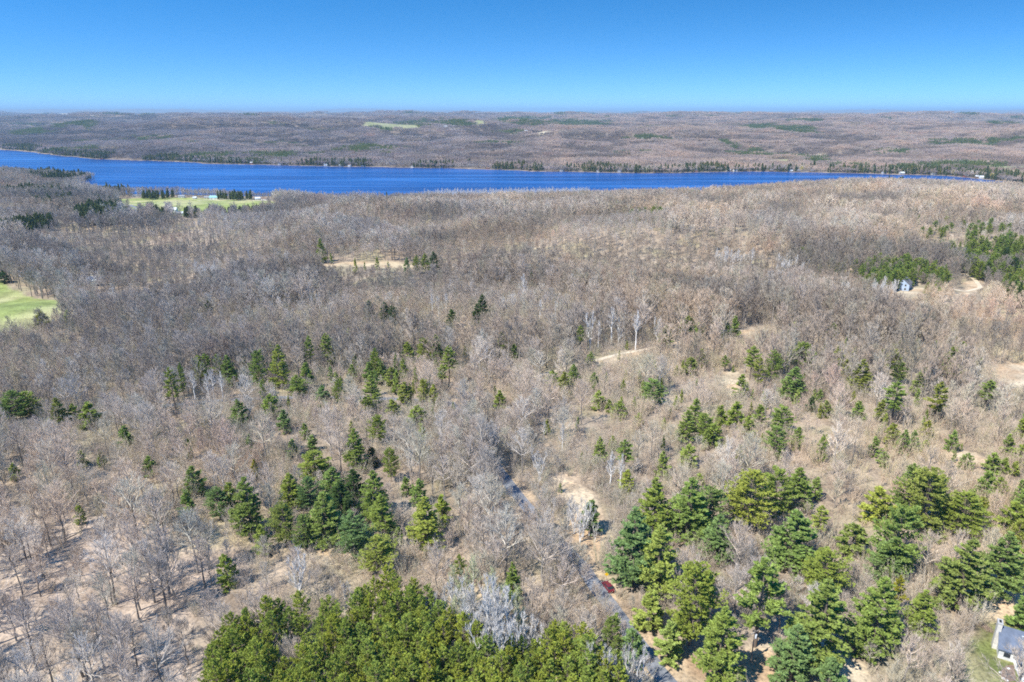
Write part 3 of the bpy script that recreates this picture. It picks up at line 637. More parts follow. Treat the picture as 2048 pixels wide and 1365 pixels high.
# groves of conifers farther away
grng = np.random.default_rng(5)
GR = []
for poly, sp, hr in [
    ([(1700,552),(1740,540),(1800,540),(1885,560),(1895,584),(1835,566),(1775,590),(1725,580)], 6.4, (13, 19)),
    ([(1855,512),(1900,502),(1980,496),(2080,488),(2080,560),(1985,572),(1940,560),(1890,530)], 7.6, (14, 21)),
    ([(1992,590),(2040,566),(2090,560),(2090,632),(2030,618)], 6.8, (14, 19)),
    ([(1840,585),(1885,580),(1890,600),(1860,600)], 6, (8, 10)), ([(1600,540),(1700,535),(1715,560),(1640,560)], 16, (11, 16)), ([(1790,470),(2000,462),(2040,480),(1850,500)], 17, (12, 17)),
    ([(1175,420),(1230,418),(1300,430),(1330,440),(1290,445),(1200,436)], 10, (12, 18)),
    ([(1400,408),(1330,402),(1250,398),(1230,394),(1400,392)], 14, (12, 18))]:
    q = scatter_poly(poly, sp, grng); q = q[grng.random(len(q)) < .8]
    for x, y in q: GR.append((x, y, grng.uniform(*hr), 1))
for poly, sp, hr in [
    ([(150,436),(180,420),(240,424),(262,440),(240,452),(160,456)], 6, (14, 19)), ([(0,455),(60,450),(105,443),(112,452),(60,476),(0,480)], 5.5, (11, 15)),
    ([(50,398),(110,400),(150,404),(165,400),(140,418),(90,422),(60,412)], 7.5, (13, 19)), ([(0,392),(60,382),(120,380),(160,392),(60,402)], 9, (12, 18)), ([(190,402),(235,408),(250,420),(200,424)], 8, (12, 17)), ([(60,352),(150,355),(186,359),(150,366),(60,365)], 10, (14, 22)),
    ([(280,398),(330,395),(350,396),(330,400),(290,401)], 9, (13, 17)), ([(430,397),(505,398),(508,401),(470,402),(432,400)], 9, (12, 19)),
    ([(300,435),(330,432),(332,440),(305,442)], 7, (12, 16)), ([(410,428),(480,421),(540,416),(548,422),(480,430),(420,437)], 7, (7, 10)),
    ([(370,440),(400,436),(396,434),(372,434)], 6, (9, 16)), ([(100,380),(190,384),(165,390),(110,390)], 16, (12, 18)), ([(0,345),(60,350),(60,362),(0,358)], 18, (13, 18))]:
    q = scatter_poly(poly, sp, grng); q = q[grng.random(len(q)) < .85]
    for x, y in q: GR.append((x, y, grng.uniform(*hr), 0))
GR = np.array(GR); GR = GR[lake_ds(GR[:, 0], GR[:, 1])[0] > 4]
gz = height(GR[:, 0], GR[:, 1])

# plantation at the bottom: dense young pines, one by one
plan = scatter_poly([(448,1318),(530,1288),(640,1285),(700,1278),(745,1240),(830,1232),(870,1275),(930,1315),(985,1360),(1080,1345),(1130,1325),(1180,1350),
                     (1235,1400),(1260,1480),(1235,1530),(425,1530),(430,1400)], 3.35, grng)
birch_gaps = P((600,1345),(615,1340),(620,1352))[0]
plan = plan[(np.hypot(plan[:, 0]-birch_gaps[0], plan[:, 1]-birch_gaps[1]) > 4.5) & road_clear(plan[:, 0], plan[:, 1])]
plz = height(plan[:, 0], plan[:, 1])
pk = np.argsort(np.hypot(plan[:, 0], plan[:, 1]-110))[:300]; plan_far, plzf = np.delete(plan, pk, 0), np.delete(plz, pk); plan, plz = plan[pk], plz[pk]
for (x, y), z in zip(plan, plz):
    pr = PR[int(grng.integers(len(PR)))]; s = grng.uniform(.80, 1.12)
    a, b, d = to_px(x, y, z+11)
    r = make_thing('red_pine_tree', (x, y, z-.05), grng.uniform(0, 6.28), s*grng.uniform(.82, 1.02), s, pr)
    TREES.append([r, 'stand', 'olive', 'r', a, b, 14*s, 40])

# birches: x, top, base, tag
BIRCH = '''1148,990,1068,3;1165,1000,1075,1;1178,1008,1072,3;1135,1000,1060,1;1068,888,935,1;1080,900,962,3;1124,845,905,0;1088,838,880,0;600,1098,1200,3;965,1150,1290,1;985,1140,1330,3;1005,1190,1345,1;940,1180,1300,0;1045,1230,1330,3;1062,1240,1340,1
1175,1280,1400,0;1208,1300,1420,0;1262,1290,1400,3;1240,1300,1400,1;430,735,800,2;420,745,808,0;392,740,805,2;448,740,804,2;1180,622,700,1;1196,640,697,2;1222,612,690,2;1236,632,692,1;1271,618,700,2;1315,628,690,1
1047,545,610,0;1143,545,600,0;1080,598,640,2;1111,600,640,2;865,585,630,2;877,590,632,2;893,585,628,2;430,530,565,0;415,545,572,1;400,535,566,0;438,540,566,1;1450,505,535,1;1465,503,535,3;1480,508,535,1;1435,506,532,1;1495,510,536,0
1555,505,540,0;1570,510,545,1;1605,525,548,1;1240,905,985,2;1220,900,975,0;690,1160,1200,3;705,1165,1205,1;668,1170,1205,3;1965,1190,1230,0;130,565,600,1;140,570,602,1;625,590,625,0;640,585,622,1;1160,1015,1085,3;1190,1040,1085,1;905,1150,1245,0;925,1160,1265,3;948,1165,1300,0;958,1190,1330,1;975,1175,1310,0;992,1200,1350,0;1015,1165,1320,2;1022,1220,1360,3;890,1180,1270,1;935,1210,1330,2;1000,1240,1380,0;970,1230,1370,3;1195,1290,1400,1;1225,1310,1410,0;1280,1300,1400,1'''
bl = [tuple(float(v) for v in r.split(',')) for r in BIRCH.replace('\n', ';').split(';')]
bx = np.array([b[0] for b in bl]); bt = np.array([b[1] for b in bl]); bb = np.array([b[2] for b in bl])
BXY = hit(bx, bb); BZ = height(BXY[:, 0], BXY[:, 1]); rt = ray(bx, bt); BH = np.clip(CAM_Z+rt[:, 2]/rt[:, 1]*BXY[:, 1]-BZ, 6, 24)
for i, b in enumerate(bl):
    pr = BI[int(b[3])]; s = BH[i]/pr['C'].out()[0][:, 2].max()
    r = make_thing('birch_tree', (BXY[i, 0], BXY[i, 1], BZ[i]-.05), crng.uniform(0, 6.28), s*crng.uniform(.9, 1.2), s, pr)
    TREES.append([r, 'birch', 'white', 'b', bx[i], (bt[i]+bb[i])/2, BH[i], 30])
# budding aspens between plantation and road
asp = scatter_poly([(880,1215),(960,1195),(1040,1235),(1060,1300),(990,1330),(900,1290)], 4.2, grng)
for x, y in asp:
    z = float(height(x, y)); pr = AS[int(grng.integers(2))]; s = grng.uniform(.7, 1.05); a, b, d = to_px(x, y, z+8)
    r = make_thing('aspen_tree', (x, y, z-.05), grng.uniform(0, 6.28), s, s, pr)
    TREES.append([r, 'aspen', 'pale', 'a', a, b, 13*s, 30])

# ------------------------------------------------------------------ leafless hardwoods
def relief(x, y, d):
    """how far a spot stands above (ridge) or below (hollow) the ground about it"""
    h0 = height(x, y); return h0 - sum(height(x+a*d, y+b*d) for a, b in ((1, 0), (-1, 0), (0, 1), (0, -1)))/4
def samples(poly, n=60):
    lo, hi = poly.min(0), poly.max(0); g = np.random.default_rng(3); q = g.uniform(lo, hi, (1500, 2)); q = q[inside(q[:, 0], q[:, 1], poly)]; return q[:n]
RS = np.concatenate([ROAD[i]+(ROAD[i+1]-ROAD[i])*np.linspace(0, 1, 6)[:, None] for i in (1, 2, 9, 10)])
SEE = np.concatenate([RS]+[samples(f) for f in fields[:2]+tans[:12]+[tans[17], tans[18]]]); SZ = height(SEE[:, 0], SEE[:, 1]); SPX = to_px(SEE[:, 0], SEE[:, 1], SZ)
def hides(x, y, z, h):
    """True where a tall tree would stand before ground the photo shows open"""
    mx, my, md = to_px(x, y, z+h*.5); top = to_px(x, y, z+h)[1]; bot = to_px(x, y, z)[1]; w_ = .24*h*F/md; out = np.zeros(len(x), bool)
    for a, b, d in zip(*SPX): out |= (md < d) & (np.abs(mx-a) < w_) & (top < b) & (bot > b)
    return out
occ = np.concatenate([np.concatenate([PXY, (PW_*.40)[:, None]], 1), np.concatenate([plan, np.full((len(plan), 1), 2.6)], 1), np.concatenate([BXY, np.full((len(BXY), 1), 2.0)], 1),
                      np.concatenate([GR[:, :2], np.full((len(GR), 1), 3.4)], 1), np.concatenate([asp, np.full((len(asp), 1), 1.6)], 1)])
HOUSES_NEAR = P((2050,1340),(1810,580),(178,575))
def jgrid(s, r0, r1, azmax, rg):
    R1 = r1; gx, gy = np.meshgrid(np.arange(-R1, R1, s), np.arange(-R1*.75, R1, s)); gx = gx+rg.uniform(-.55, .55, gx.shape)*s; gy = gy+rg.uniform(-.55, .55, gy.shape)*s
    gx, gy = gx.ravel(), gy.ravel(); gx, gy = gx*.839-gy*.545, gx*.545+gy*.839; r = np.hypot(gx, gy); a = np.abs(np.arctan2(gx, gy))
    k = (r > r0) & (r <= r1) & (a < azmax + 12/np.maximum(r, 1)); return gx[k], gy[k]
def keep_mask(x, y, clear_soft=0, margin=1.0):
    k = road_clear(x, y)
    for f in fields+tans+[yard]: k &= ~inside(x, y, f)
    for hx, hy in HOUSES_NEAR: k &= np.hypot(x-hx, y-hy) > 11
    ii_ = np.nonzero(k)[0]
    for c in range(0, len(ii_), 4000):
        j = ii_[c:c+4000]; y0, y1 = y[j].min()-6, y[j].max()+6; o = occ[(occ[:, 1] > y0) & (occ[:, 1] < y1)]
        if len(o): k[j] &= ~(((x[j, None]-o[None, :, 0])**2+(y[j, None]-o[None, :, 1])**2) < (o[None, :, 2]*margin)**2).any(1)
    return k
hrng = np.random.default_rng(23)
AZ = math.radians(44)
allx = []; 
x, y = jgrid(5.7, 84, 460, AZ, hrng)
dn_ = fbm(x/35, y/35, 131, 2)
k = keep_mask(x, y) & (hrng.random(len(x)) < np.clip(.93+.5*dn_, .35, 1)); 
ow = inside(x, y, openwood); k &= ~ow | (hrng.random(len(x)) < .72)
rightopen = P((1560,900),(2048,860),(2048,1300),(1560,1340)); k &= ~inside(x, y, rightopen) | (hrng.random(len(x)) < .5)
rx, ry = [], []
for i_ in range(len(ROAD)-1):
    a_, b_ = ROAD[i_], ROAD[i_+1]; L_ = np.hypot(*(b_-a_)); nn_ = np.array([-(b_-a_)[1], (b_-a_)[0]])/L_
    if i_ in (4, 5, 6, 7, 8, 11, 12, 13, 14):
        for o_ in (3.4, 6.8):
            for t_ in np.arange(0, 1, 3.6/L_): p_ = a_+(b_-a_)*t_+nn_*(o_+hrng.uniform(-.8, .8)); rx.append(p_[0]); ry.append(p_[1])
hx, hy = np.concatenate([x[k], rx]), np.concatenate([y[k], ry]); side_ = np.arange(len(hx)) >= k.sum(); hz = height(hx, hy); hp = to_px(hx, hy, hz+9)
hs_ = hrng.uniform(.72, 1.12, len(hx)); hi_ = hrng.integers(0, len(HW), len(hx))
small = fbm(hx/28, hy/28, 141, 2) > .25; hs_[small] *= .72
hd_ = hides(hx, hy, hz, 17*hs_); hs_[hd_] *= .4
# where the photo shows a pine standing clear, the trees before it are young ones or absent
tb = to_px(hx, hy, hz)[1]; tt = to_px(hx, hy, hz+17*hs_)[1]; tw_ = 4.0*hs_*F/hp[2]
vx = np.concatenate([ppx, bx]); vt = np.concatenate([ptop, bt]); vb = np.concatenate([pbase, bb]); vw = np.concatenate([pw, np.full(len(bx), 22.)]); vd = np.concatenate([PD, to_px(BXY[:, 0], BXY[:, 1], BZ)[2]])
cover = np.zeros(len(hx), bool)
for c in range(len(vx)):
    cover |= (hp[2] < vd[c]+1) & (np.abs(hp[0]-vx[c]) < vw[c]*.42+tw_*.75) & (tt < vb[c]-.12*(vb[c]-vt[c])) & (tb > vt[c])
roll = hrng.random(len(hx)); kk = ~cover | (roll < .45) | side_; hs_[cover] *= .42; fs_ = side_ & (hy > 158) & (hy < 192); hs_[fs_] = hrng.uniform(.45, .72, fs_.sum())
hx, hy, hz, hs_, hi_ = hx[kk], hy[kk], hz[kk], hs_[kk], hi_[kk]; hp = to_px(hx, hy, hz+9)
inframe = (hp[0] > -40) & (hp[0] < 2090) & (hp[1] < 1460)
order = np.argsort(np.where(inframe, hp[2], 1e6)); ind = order[:300]; rest = order[300:]
for i in ind:
    r = make_thing('hardwood_tree', (hx[i], hy[i], hz[i]-.05), hrng.uniform(0, 6.28), hs_[i]*hrng.uniform(1.0, 1.3), hs_[i], HW[hi_[i]])
    TREES.append([r, 'hardwood', 'grey', 'h', hp[0][i], hp[1][i], 18*hs_[i], 40])
def sc3(s, rg, v=.12, k=1.): return np.stack([k*s*rg.uniform(1-v, 1+v, len(s)), k*s*rg.uniform(1-v, 1+v, len(s)), s], -1)
sx_, sy_, sz_ = hx[rest], hy[rest], hz[rest]
near = np.hypot(sx_, sy_) < 330
parts = [(sx_[near], sy_[near], hs_[rest][near], hi_[rest][near])]
xm, ym = sx_[~near], sy_[~near]; x2, y2 = jgrid(6.1, 460, 820, AZ, hrng)
k = keep_mask(x2, y2) & (hrng.random(len(x2)) < np.clip(.95+.4*fbm(x2/50, y2/50, 133, 2), .5, 1)); x2, y2 = x2[k], y2[k]
xm = np.concatenate([xm, x2]); ym = np.concatenate([ym, y2])
x3, y3 = jgrid(7.0, 820, 2700, AZ, hrng); d3, dn3, df3 = lake_ds(x3, y3); k = (d3 > 4) & ((df3 > dn3) | (d3 < 50)) & ((df3 > dn3) | (hrng.random(len(x3)) < .75)); x3, y3 = x3[k], y3[k]; k = keep_mask(x3, y3); x3, y3 = x3[k], y3[k]
def toned(name, L):
    o = []
    for m_ in (M_twigd, M_twigm, M_twigl):
        for p in L: o.append(joined(name, dict(p, mc=m_)))
    return o
mm = [joined('hardwood', p) for p in HW]; ml = toned('hardwood_mid', HWM); mlo = toned('hardwood_low', HWL)
allP = np.concatenate([np.stack([parts[0][0], parts[0][1]], -1), np.stack([xm, ym], -1), np.stack([x3, y3], -1)])
n1_, n2_, n3_ = len(parts[0][0]), len(xm), len(x3)
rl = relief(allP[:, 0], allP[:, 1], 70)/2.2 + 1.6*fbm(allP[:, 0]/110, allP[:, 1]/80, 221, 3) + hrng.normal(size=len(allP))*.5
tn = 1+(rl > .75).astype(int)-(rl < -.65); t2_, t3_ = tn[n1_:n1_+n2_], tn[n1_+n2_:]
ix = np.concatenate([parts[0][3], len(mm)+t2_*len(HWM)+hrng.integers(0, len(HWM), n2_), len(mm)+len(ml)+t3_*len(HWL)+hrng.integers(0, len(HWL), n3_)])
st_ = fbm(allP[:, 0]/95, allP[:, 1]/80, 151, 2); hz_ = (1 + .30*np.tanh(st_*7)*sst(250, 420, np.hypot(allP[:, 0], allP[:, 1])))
ss = np.concatenate([parts[0][2], hrng.uniform(.75, 1.08, n2_), hrng.uniform(.78, 1.08, n3_)])*hz_
zz = height(allP[:, 0], allP[:, 1])-.1
ss[n1_:] = np.where(hides(allP[n1_:, 0], allP[n1_:, 1], zz[n1_:], 17*ss[n1_:]), ss[n1_:]*.14, ss[n1_:])
ss = ss*(1-.22*(lake_ds(allP[:, 0], allP[:, 1])[0] < 90))
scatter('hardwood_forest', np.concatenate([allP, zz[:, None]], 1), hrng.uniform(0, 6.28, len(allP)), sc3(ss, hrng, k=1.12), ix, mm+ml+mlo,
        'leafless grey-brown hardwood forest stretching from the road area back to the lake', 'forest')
0 and print('hardwoods', n1_, n2_, n3_, 'plan', len(plan), 'pines', len(pl), 'aspen', len(asp), 'groves', len(GR))

# brush between the trees
def brush_mesh(seed, H=3.2, n=16, m=M_brush):
    rg = np.random.default_rng(seed); B = MB(); a = rg.uniform(0, 6.28, n); r = rg.uniform(0, .8, n)
    p0 = np.stack([np.cos(a)*r, np.sin(a)*r, np.full(n, -.15)], -1); d = norm(np.stack([np.cos(a)*.38, np.sin(a)*.38, np.ones(n)], -1)+rg.normal(size=(n, 3))*.16)
    L = H*rg.uniform(.55, 1, n); p1 = p0+d*L[:, None]; B.tubes(p0, p1, .022, .008, 3)
    rep = np.repeat(np.arange(n), 10 if H < 7 else 15); s = rg.uniform(.25, 1, len(rep)); q0 = p0[rep]+(p1-p0)[rep]*s[:, None]; dd = norm(perturb(d[rep], rg.uniform(.3, .8, len(rep)), rg)+[0, 0, .3])
    q1 = q0+dd*rg.uniform(.4, 1.0, len(rep))[:, None]; B.blades(q0, q1, .045, rg)
    rep2 = np.repeat(np.arange(len(rep)), 2); s = rg.uniform(.2, 1, len(rep2)); q2 = q0[rep2]+(q1-q0)[rep2]*s[:, None]
    B.blades(q2, q2+norm(dd[rep2]+rg.normal(size=(len(rep2), 3))*.5)*.45, .035, rg)
    return B.mesh('brush', m)
x, y = jgrid(2.7, 84, 520, AZ, hrng)
d_ = fbm(x/18, y/18, 171, 2); k = road_clear(x, y) & (hrng.random(len(x)) < np.clip(.72+.9*d_, .15, .97)) & ~inside(x, y, yard)
for f in fields: k &= ~inside(x, y, f)
for f in tans: k &= ~inside(x, y, f) | (hrng.random(len(x)) < .14)
k &= ~inside(x, y, openwood) | (hrng.random(len(x)) < .22)
x, y = x[k], y[k]; k = keep_mask(x, y, margin=.9); x, y = x[k], y[k]
for px_, py_ in ((1212.5,1164),(1216,1180),(1501.5,1324),(1206,1175)):
    c_ = P((px_, py_))[0]; k = np.hypot(x-c_[0], y-c_[1]) > 3.2; x, y = x[k], y[k]
br = [brush_mesh(201, 4.2), brush_mesh(202, 2.8, 13), brush_mesh(203, 6.0, 14), brush_mesh(204, 8.0, 26), brush_mesh(205, 9.5, 24)]
scatter('brush', np.stack([x, y, height(x, y)], -1), hrng.uniform(0, 6.28, len(x)), sc3(hrng.uniform(.6, 1.25, len(x)), hrng), np.where(hrng.random(len(x)) < .30, hrng.integers(3, 5, len(x)), hrng.integers(0, 3, len(x))), br,
        'low bare brown brush and saplings filling the ground between the trees', 'brush')
print('brush', len(x))
bw = np.concatenate([scatter_poly(q_, sp_, grng) for q_, sp_ in [([(830,396),(900,392),(1060,390),(1180,388),(1180,396),(900,402)], 7), ([(395,560),(445,556),(450,572),(400,575)], 5.5),
    ([(1420,528),(1500,530),(1510,540),(1430,538)], 6), ([(1735,598),(1790,594),(1790,606),(1745,608)], 7), ([(540,565),(620,560),(640,580),(560,590)], 9), ([(1540,535),(1620,532),(1620,560),(1550,560)], 9)]])
scatter('birch_woods', np.concatenate([bw, height(bw[:, 0], bw[:, 1])[:, None]], 1), grng.uniform(0, 6.28, len(bw)), sc3(grng.uniform(.8, 1.05, len(bw)), grng), grng.integers(0, 4, len(bw)), [joined('birch', p) for p in BI],
        'pale birch groves among the brown hardwoods in the middle distance', 'birches')
# far groves of pines on this side of the lake
big = GR[:, 3] > .5
nearg = np.nonzero(big)[0]; farg = np.nonzero(~big)[0]
gsize = GR[nearg, 2]/to_px(GR[nearg, 0], GR[nearg, 1], gz[nearg])[2]; nearg = nearg[np.argsort(-gsize)]
for q_, i in enumerate(nearg):
    if q_ >= 60:
        extra.append((GR[i, 0], GR[i, 1], gz[i]-.05, GR[i, 2], 0)); continue
    pr = (PW+PS[:1])[int(grng.integers(7))]; s = GR[i, 2]/pr['C'].out()[0][:, 2].max()
    a, b, d = to_px(GR[i, 0], GR[i, 1], gz[i]+GR[i, 2]/2); tone = ['green', 'green', 'dark', 'olive'][int(grng.integers(4))]
    r = make_thing('pine_tree', (GR[i, 0], GR[i, 1], gz[i]-.05), grng.uniform(0, 6.28), s*.95, s, pr, M_pine[tone])
    TREES.append([r, 'pine', tone, 'w', a, b, GR[i, 2], 20])
for x_, y_ in scatter_poly([(1170,770),(1300,745),(1560,735),(1900,800),(1900,900),(1600,940),(1280,930),(1160,850)], 14, grng):
    if grng.random() < .8 and road_clear(np.array([x_]), np.array([y_]))[0]: extra.append((x_, y_, float(height(x_, y_))-.05, grng.uniform(3.5, 10), 1))
for x_, y_ in scatter_poly([(340,800),(360,760),(520,745),(760,740),(900,745),(905,810),(760,830),(560,830)], 12, grng):
    if grng.random() < .6 and road_clear(np.array([x_]), np.array([y_]))[0]: extra.append((x_, y_, float(height(x_, y_))-.05, grng.uniform(7, 15), int(grng.integers(0, 3))))
for (x_, y_), z_ in zip(plan_far, plzf): extra.append((x_, y_, z_-.05, grng.uniform(11.5, 15.5), 3))
extra = np.array(extra); plist = [PW[0], PW[1], PW[3], PY[0], PY[1], PS[0], PR[0], PR[1], PR[2]]; e0 = np.array([[0, 1, 2], [3, 4, 3], [5, 5, 5], [6, 7, 8]])
ei = e0[extra[:, 4].astype(int), grng.integers(0, 3, len(extra))]; eh = np.array([p['C'].out()[0][:, 2].max() for p in plist])[ei]
scatter('small_and_distant_pines', extra[:, :3], grng.uniform(0, 6.28, len(extra)), sc3(extra[:, 3]/eh, grng), ei, [joined('pine', p) for p in plist],
        'small and distant green pines dotted through the bare woods', 'pines')
pfar = [joined('far_pine', p) for p in PL_]+[joined('far_cedar', dict(p, mc=M_farcon2)) for p in PL_]
# conifers sprinkled along both shores
fx, fy = jgrid(8, 1300, 4200, AZ, hrng); ds, dn, df = lake_ds(fx, fy)
sh = (ds > 3) & (ds < np.where(dn < df, 30, 90)) & (fbm(fx/130, fy/130, 181, 2) > np.where(dn < df, .35, -.34+ds/120)) & (hrng.random(len(fx)) < .7)
fx, fy = fx[sh], fy[sh]
pp = np.concatenate([GR[farg][:, :2], np.stack([fx, fy], -1)]); hh = np.concatenate([GR[farg][:, 2]/18, hrng.uniform(.5, 1.3, len(fx))])
scatter('lakeside_conifers', np.concatenate([pp, height(pp[:, 0], pp[:, 1])[:, None]], 1), hrng.uniform(0, 6.28, len(pp)), sc3(hh, hrng), np.where(np.arange(len(pp)) < len(farg), hrng.integers(0, 3, len(pp)), hrng.integers(0, 6, len(pp))), pfar,
        'dark green conifers along the lake shores and round the far green field', 'conifers')
print('far conifers', len(pp))
# forest beyond the lake: patches of crowns
def clump(seed, size=44., n=30, con=False, m=None):
    rg = np.random.default_rng(seed); B = MB(); g = int(math.sqrt(n)); gx, gy = np.meshgrid(np.arange(g), np.arange(g))
    cx = ((gx+.5+rg.uniform(-.4, .4, gx.shape))/g-.5).ravel()*size; cy = ((gy+.5+rg.uniform(-.4, .4, gy.shape))/g-.5).ravel()*size
    for x, y in zip(cx, cy):
        H = rg.uniform(12, 19); k = 46 if not con else 40; R_ = size/g*.62
        if con:
            H = rg.uniform(12, 20); t = rg.uniform(.05, 1, k); a = rg.uniform(0, 6.28, k); rr_ = (1-t)**.7*R_*.8
            c = np.stack([x+np.cos(a)*rr_*.6, y+np.sin(a)*rr_*.6, t*H], -1); d = norm(np.stack([np.cos(a), np.sin(a), np.full(k, .5)], -1)+rg.normal(size=(k, 3))*.3)
            B.blades(c-d*.8, c+d*2.0, 1.7, rg); continue
        u = norm(rg.normal(size=(k, 3))); u[:, 2] = np.abs(u[:, 2]); rad = rg.uniform(.5, 1, k)[:, None]
        c = np.array([x, y, H*.62])+u*[R_, R_, H*.36]*rad; d = norm(u*[.7, .7, .5]+[0, 0, .9]+rg.normal(size=(k, 3))*.25)
        B.blades(c-d*2.2, c+d*.9, .85, rg)
        B.tubes([[x, y, -2]], [[x, y, H*.7]], .25, .15, 3)
    return B.mesh('crowns', m)
cl = [clump(300+i, m=M_far[i//3]) for i in range(9)]+[clump(310+i, con=True, m=M_farcon) for i in range(3)]
def far_field(s, r0, r1, sc, name, label):
    x, y = jgrid(s, r0, r1, math.radians(43), hrng); ds, dn, df = lake_ds(x, y); k = (ds > 12*sc) & (df < dn); x, y, ds = x[k], y[k], ds[k]
    kk = np.ones(len(x), bool)
    for f in fields+tans: kk &= ~inside(x, y, f)
    x, y = x[kk], y[kk]; con = (fbm(x/520, y/240, 191, 3) > .42) & (hrng.random(len(x)) < .75)
    wx_ = x+90*fbm(x/160, y/160, 197, 2); wy_ = y+160*fbm(x/160, y/160, 198, 2)
    for f in conwood_far: con |= inside(wx_, wy_, f) & (hrng.random(len(x)) < .9)
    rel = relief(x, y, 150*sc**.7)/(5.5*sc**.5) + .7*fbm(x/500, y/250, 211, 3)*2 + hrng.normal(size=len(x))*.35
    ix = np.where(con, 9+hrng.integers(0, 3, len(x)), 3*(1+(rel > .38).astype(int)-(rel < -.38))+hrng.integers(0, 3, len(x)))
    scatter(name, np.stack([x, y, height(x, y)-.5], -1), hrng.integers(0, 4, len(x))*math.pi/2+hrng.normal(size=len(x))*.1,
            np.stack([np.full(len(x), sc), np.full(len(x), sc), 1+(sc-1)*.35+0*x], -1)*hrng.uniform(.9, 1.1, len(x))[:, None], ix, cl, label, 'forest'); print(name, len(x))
far_field(36, 1900, 6500, 1.0, 'far_forest', 'bare brown woods with dark conifer patches on the hills beyond the lake')
far_field(110, 6500, 20000, 2.7, 'distant_forest', 'faint bluish woods reaching to the horizon')
# ------------------------------------------------------------------ built things
def box(x0, x1, y0, y1, z0, z1):
    V = [(x, y, z) for z in (z0, z1) for x, y in ((x0, y0), (x1, y0), (x1, y1), (x0, y1))]
    Q = [(0, 3, 2, 1), (4, 5, 6, 7), (0, 1, 5, 4), (1, 2, 6, 5), (2, 3, 7, 6), (3, 0, 4, 7)]
    return V, [t for a, b, c, d in Q for t in ((a, b, c), (a, c, d))]
def prism(pts2, y0, y1, axis='y'):
    """convex outline in (x, z) swept from y0 to y1"""
    n = len(pts2); V = [(x, y0, z) for x, z in pts2]+[(x, y1, z) for x, z in pts2]
    Fq = [(0, i, i+1) for i in range(1, n-1)]+[(n, n+i+1, n+i) for i in range(1, n-1)]
    for i in range(n): j = (i+1) % n; Fq += [(i, n+i, n+j), (i, n+j, j)]
    return V, Fq
def part(name, parent, m, *shapes, smooth=False, loc=None, rz=0, bevel=0):
    b = MB()
    for V, Fq in shapes: b.add(V, Fq)
    V, Fq = b.out(); o = link(name, new_mesh(name, V, Fq, [m], smooth=smooth), parent)
    if loc: o.location = loc
    if rz: o.rotation_euler.z = rz
    if bevel:
        md = o.modifiers.new('bevel', 'BEVEL'); md.width = bevel; md.segments = 2; md.limit_method = 'ANGLE'
    return o
def tube_shape(P0, P1, r0, r1, k=8):
    b = MB(); b.tubes([P0], [P1], r0, r1, k); V, Fq = b.out(); V = np.concatenate([V, [P0, P1]]); n = k
    cap = [(2*n, (i+1) % n, i) for i in range(n)]+[(2*n+1, n+i, n+(i+1) % n) for i in range(n)]
    return V, np.concatenate([Fq, cap])
def root(name, x, y, rz, label, cat, group=None, dz=0):
    r = bpy.data.objects.new(name, None); COL.objects.link(r); r.location = (x, y, float(height(x, y))+dz); r.rotation_euler.z = rz
    return tag(r, label, cat, group)
M_white = speckle('white_siding', (.66, .67, .66), (.74, .75, .74), 3, .6)
M_roofg = speckle('slate_shingles', (.10, .125, .17), (.17, .20, .26), 6, .8)
M_stone = speckle('pale_fieldstone', (.50, .48, .44), (.80, .78, .74), 3.2, 1)
M_glass = mat('window_glass', (.03, .04, .05), .08, .6)
M_bluew = speckle('blue_siding', (.36, .46, .60), (.42, .52, .68), 3, .6)
M_roofd = speckle('weathered_roof', (.13, .13, .14), (.22, .21, .21), 3, .6)
M_wood = speckle('grey_pole_wood', (.26, .22, .18), (.36, .31, .26), 6, 1)
M_metal = mat('pale_grey_metal', (.60, .63, .66), .45, .5)
M_dark = mat('black_rubber', (.02, .02, .02), .7)
def gable(L, W, h, rh, ov=.45, th=.18):
    """walls with gable ends; ridge along local x, footprint L by W from (0, 0)"""
    wall = [(0, 0), (W, 0), (W, h), (W/2, h+rh), (0, h)]
    V, Fq = prism(wall, 0, L); V = [(y, x, z) for x, y, z in V]; Fq = [(a, c, b) for a, b, c in Fq]
    k = rh/(W/2); roofs = []
    for sgn in (0, 1):
        e = -ov if sgn == 0 else W+ov; ze = h-ov*k; zr = h+rh
        P4 = [(-ov, e, ze+.02), (L+ov, e, ze+.02), (L+ov, W/2, zr+.02), (-ov, W/2, zr+.02)]
        V8 = P4+[(a, b, c+th) for a, b, c in P4]
        Q = [(0, 3, 2, 1), (4, 5, 6, 7), (0, 1, 5, 4), (1, 2, 6, 5), (2, 3, 7, 6), (3, 0, 4, 7)]
        roofs.append((V8, [t for a, b, c, d in Q for t in ((a, b, c), (a, c, d))]))
    return (V, Fq), roofs
def window(parent, x, y, z, w_, h_, side, frame=M_white):
    """side 'f' = front wall (normal -y), 'g' = left gable wall (normal -x)"""
    if side == 'f':
        f = part('window', parent, frame, box(x-w_/2-.1, x+w_/2+.1, y-.06, y+.02, z-.1, z+h_+.1)); part('pane', f, M_glass, box(x-w_/2, x+w_/2, y-.09, y-.03, z, z+h_))
    else:
        f = part('window', parent, frame, box(x-.06, x+.02, y-w_/2-.1, y+w_/2+.1, z-.1, z+h_+.1)); part('pane', f, M_glass, box(x-.09, x-.03, y-w_/2, y+w_/2, z, z+h_))
    return f
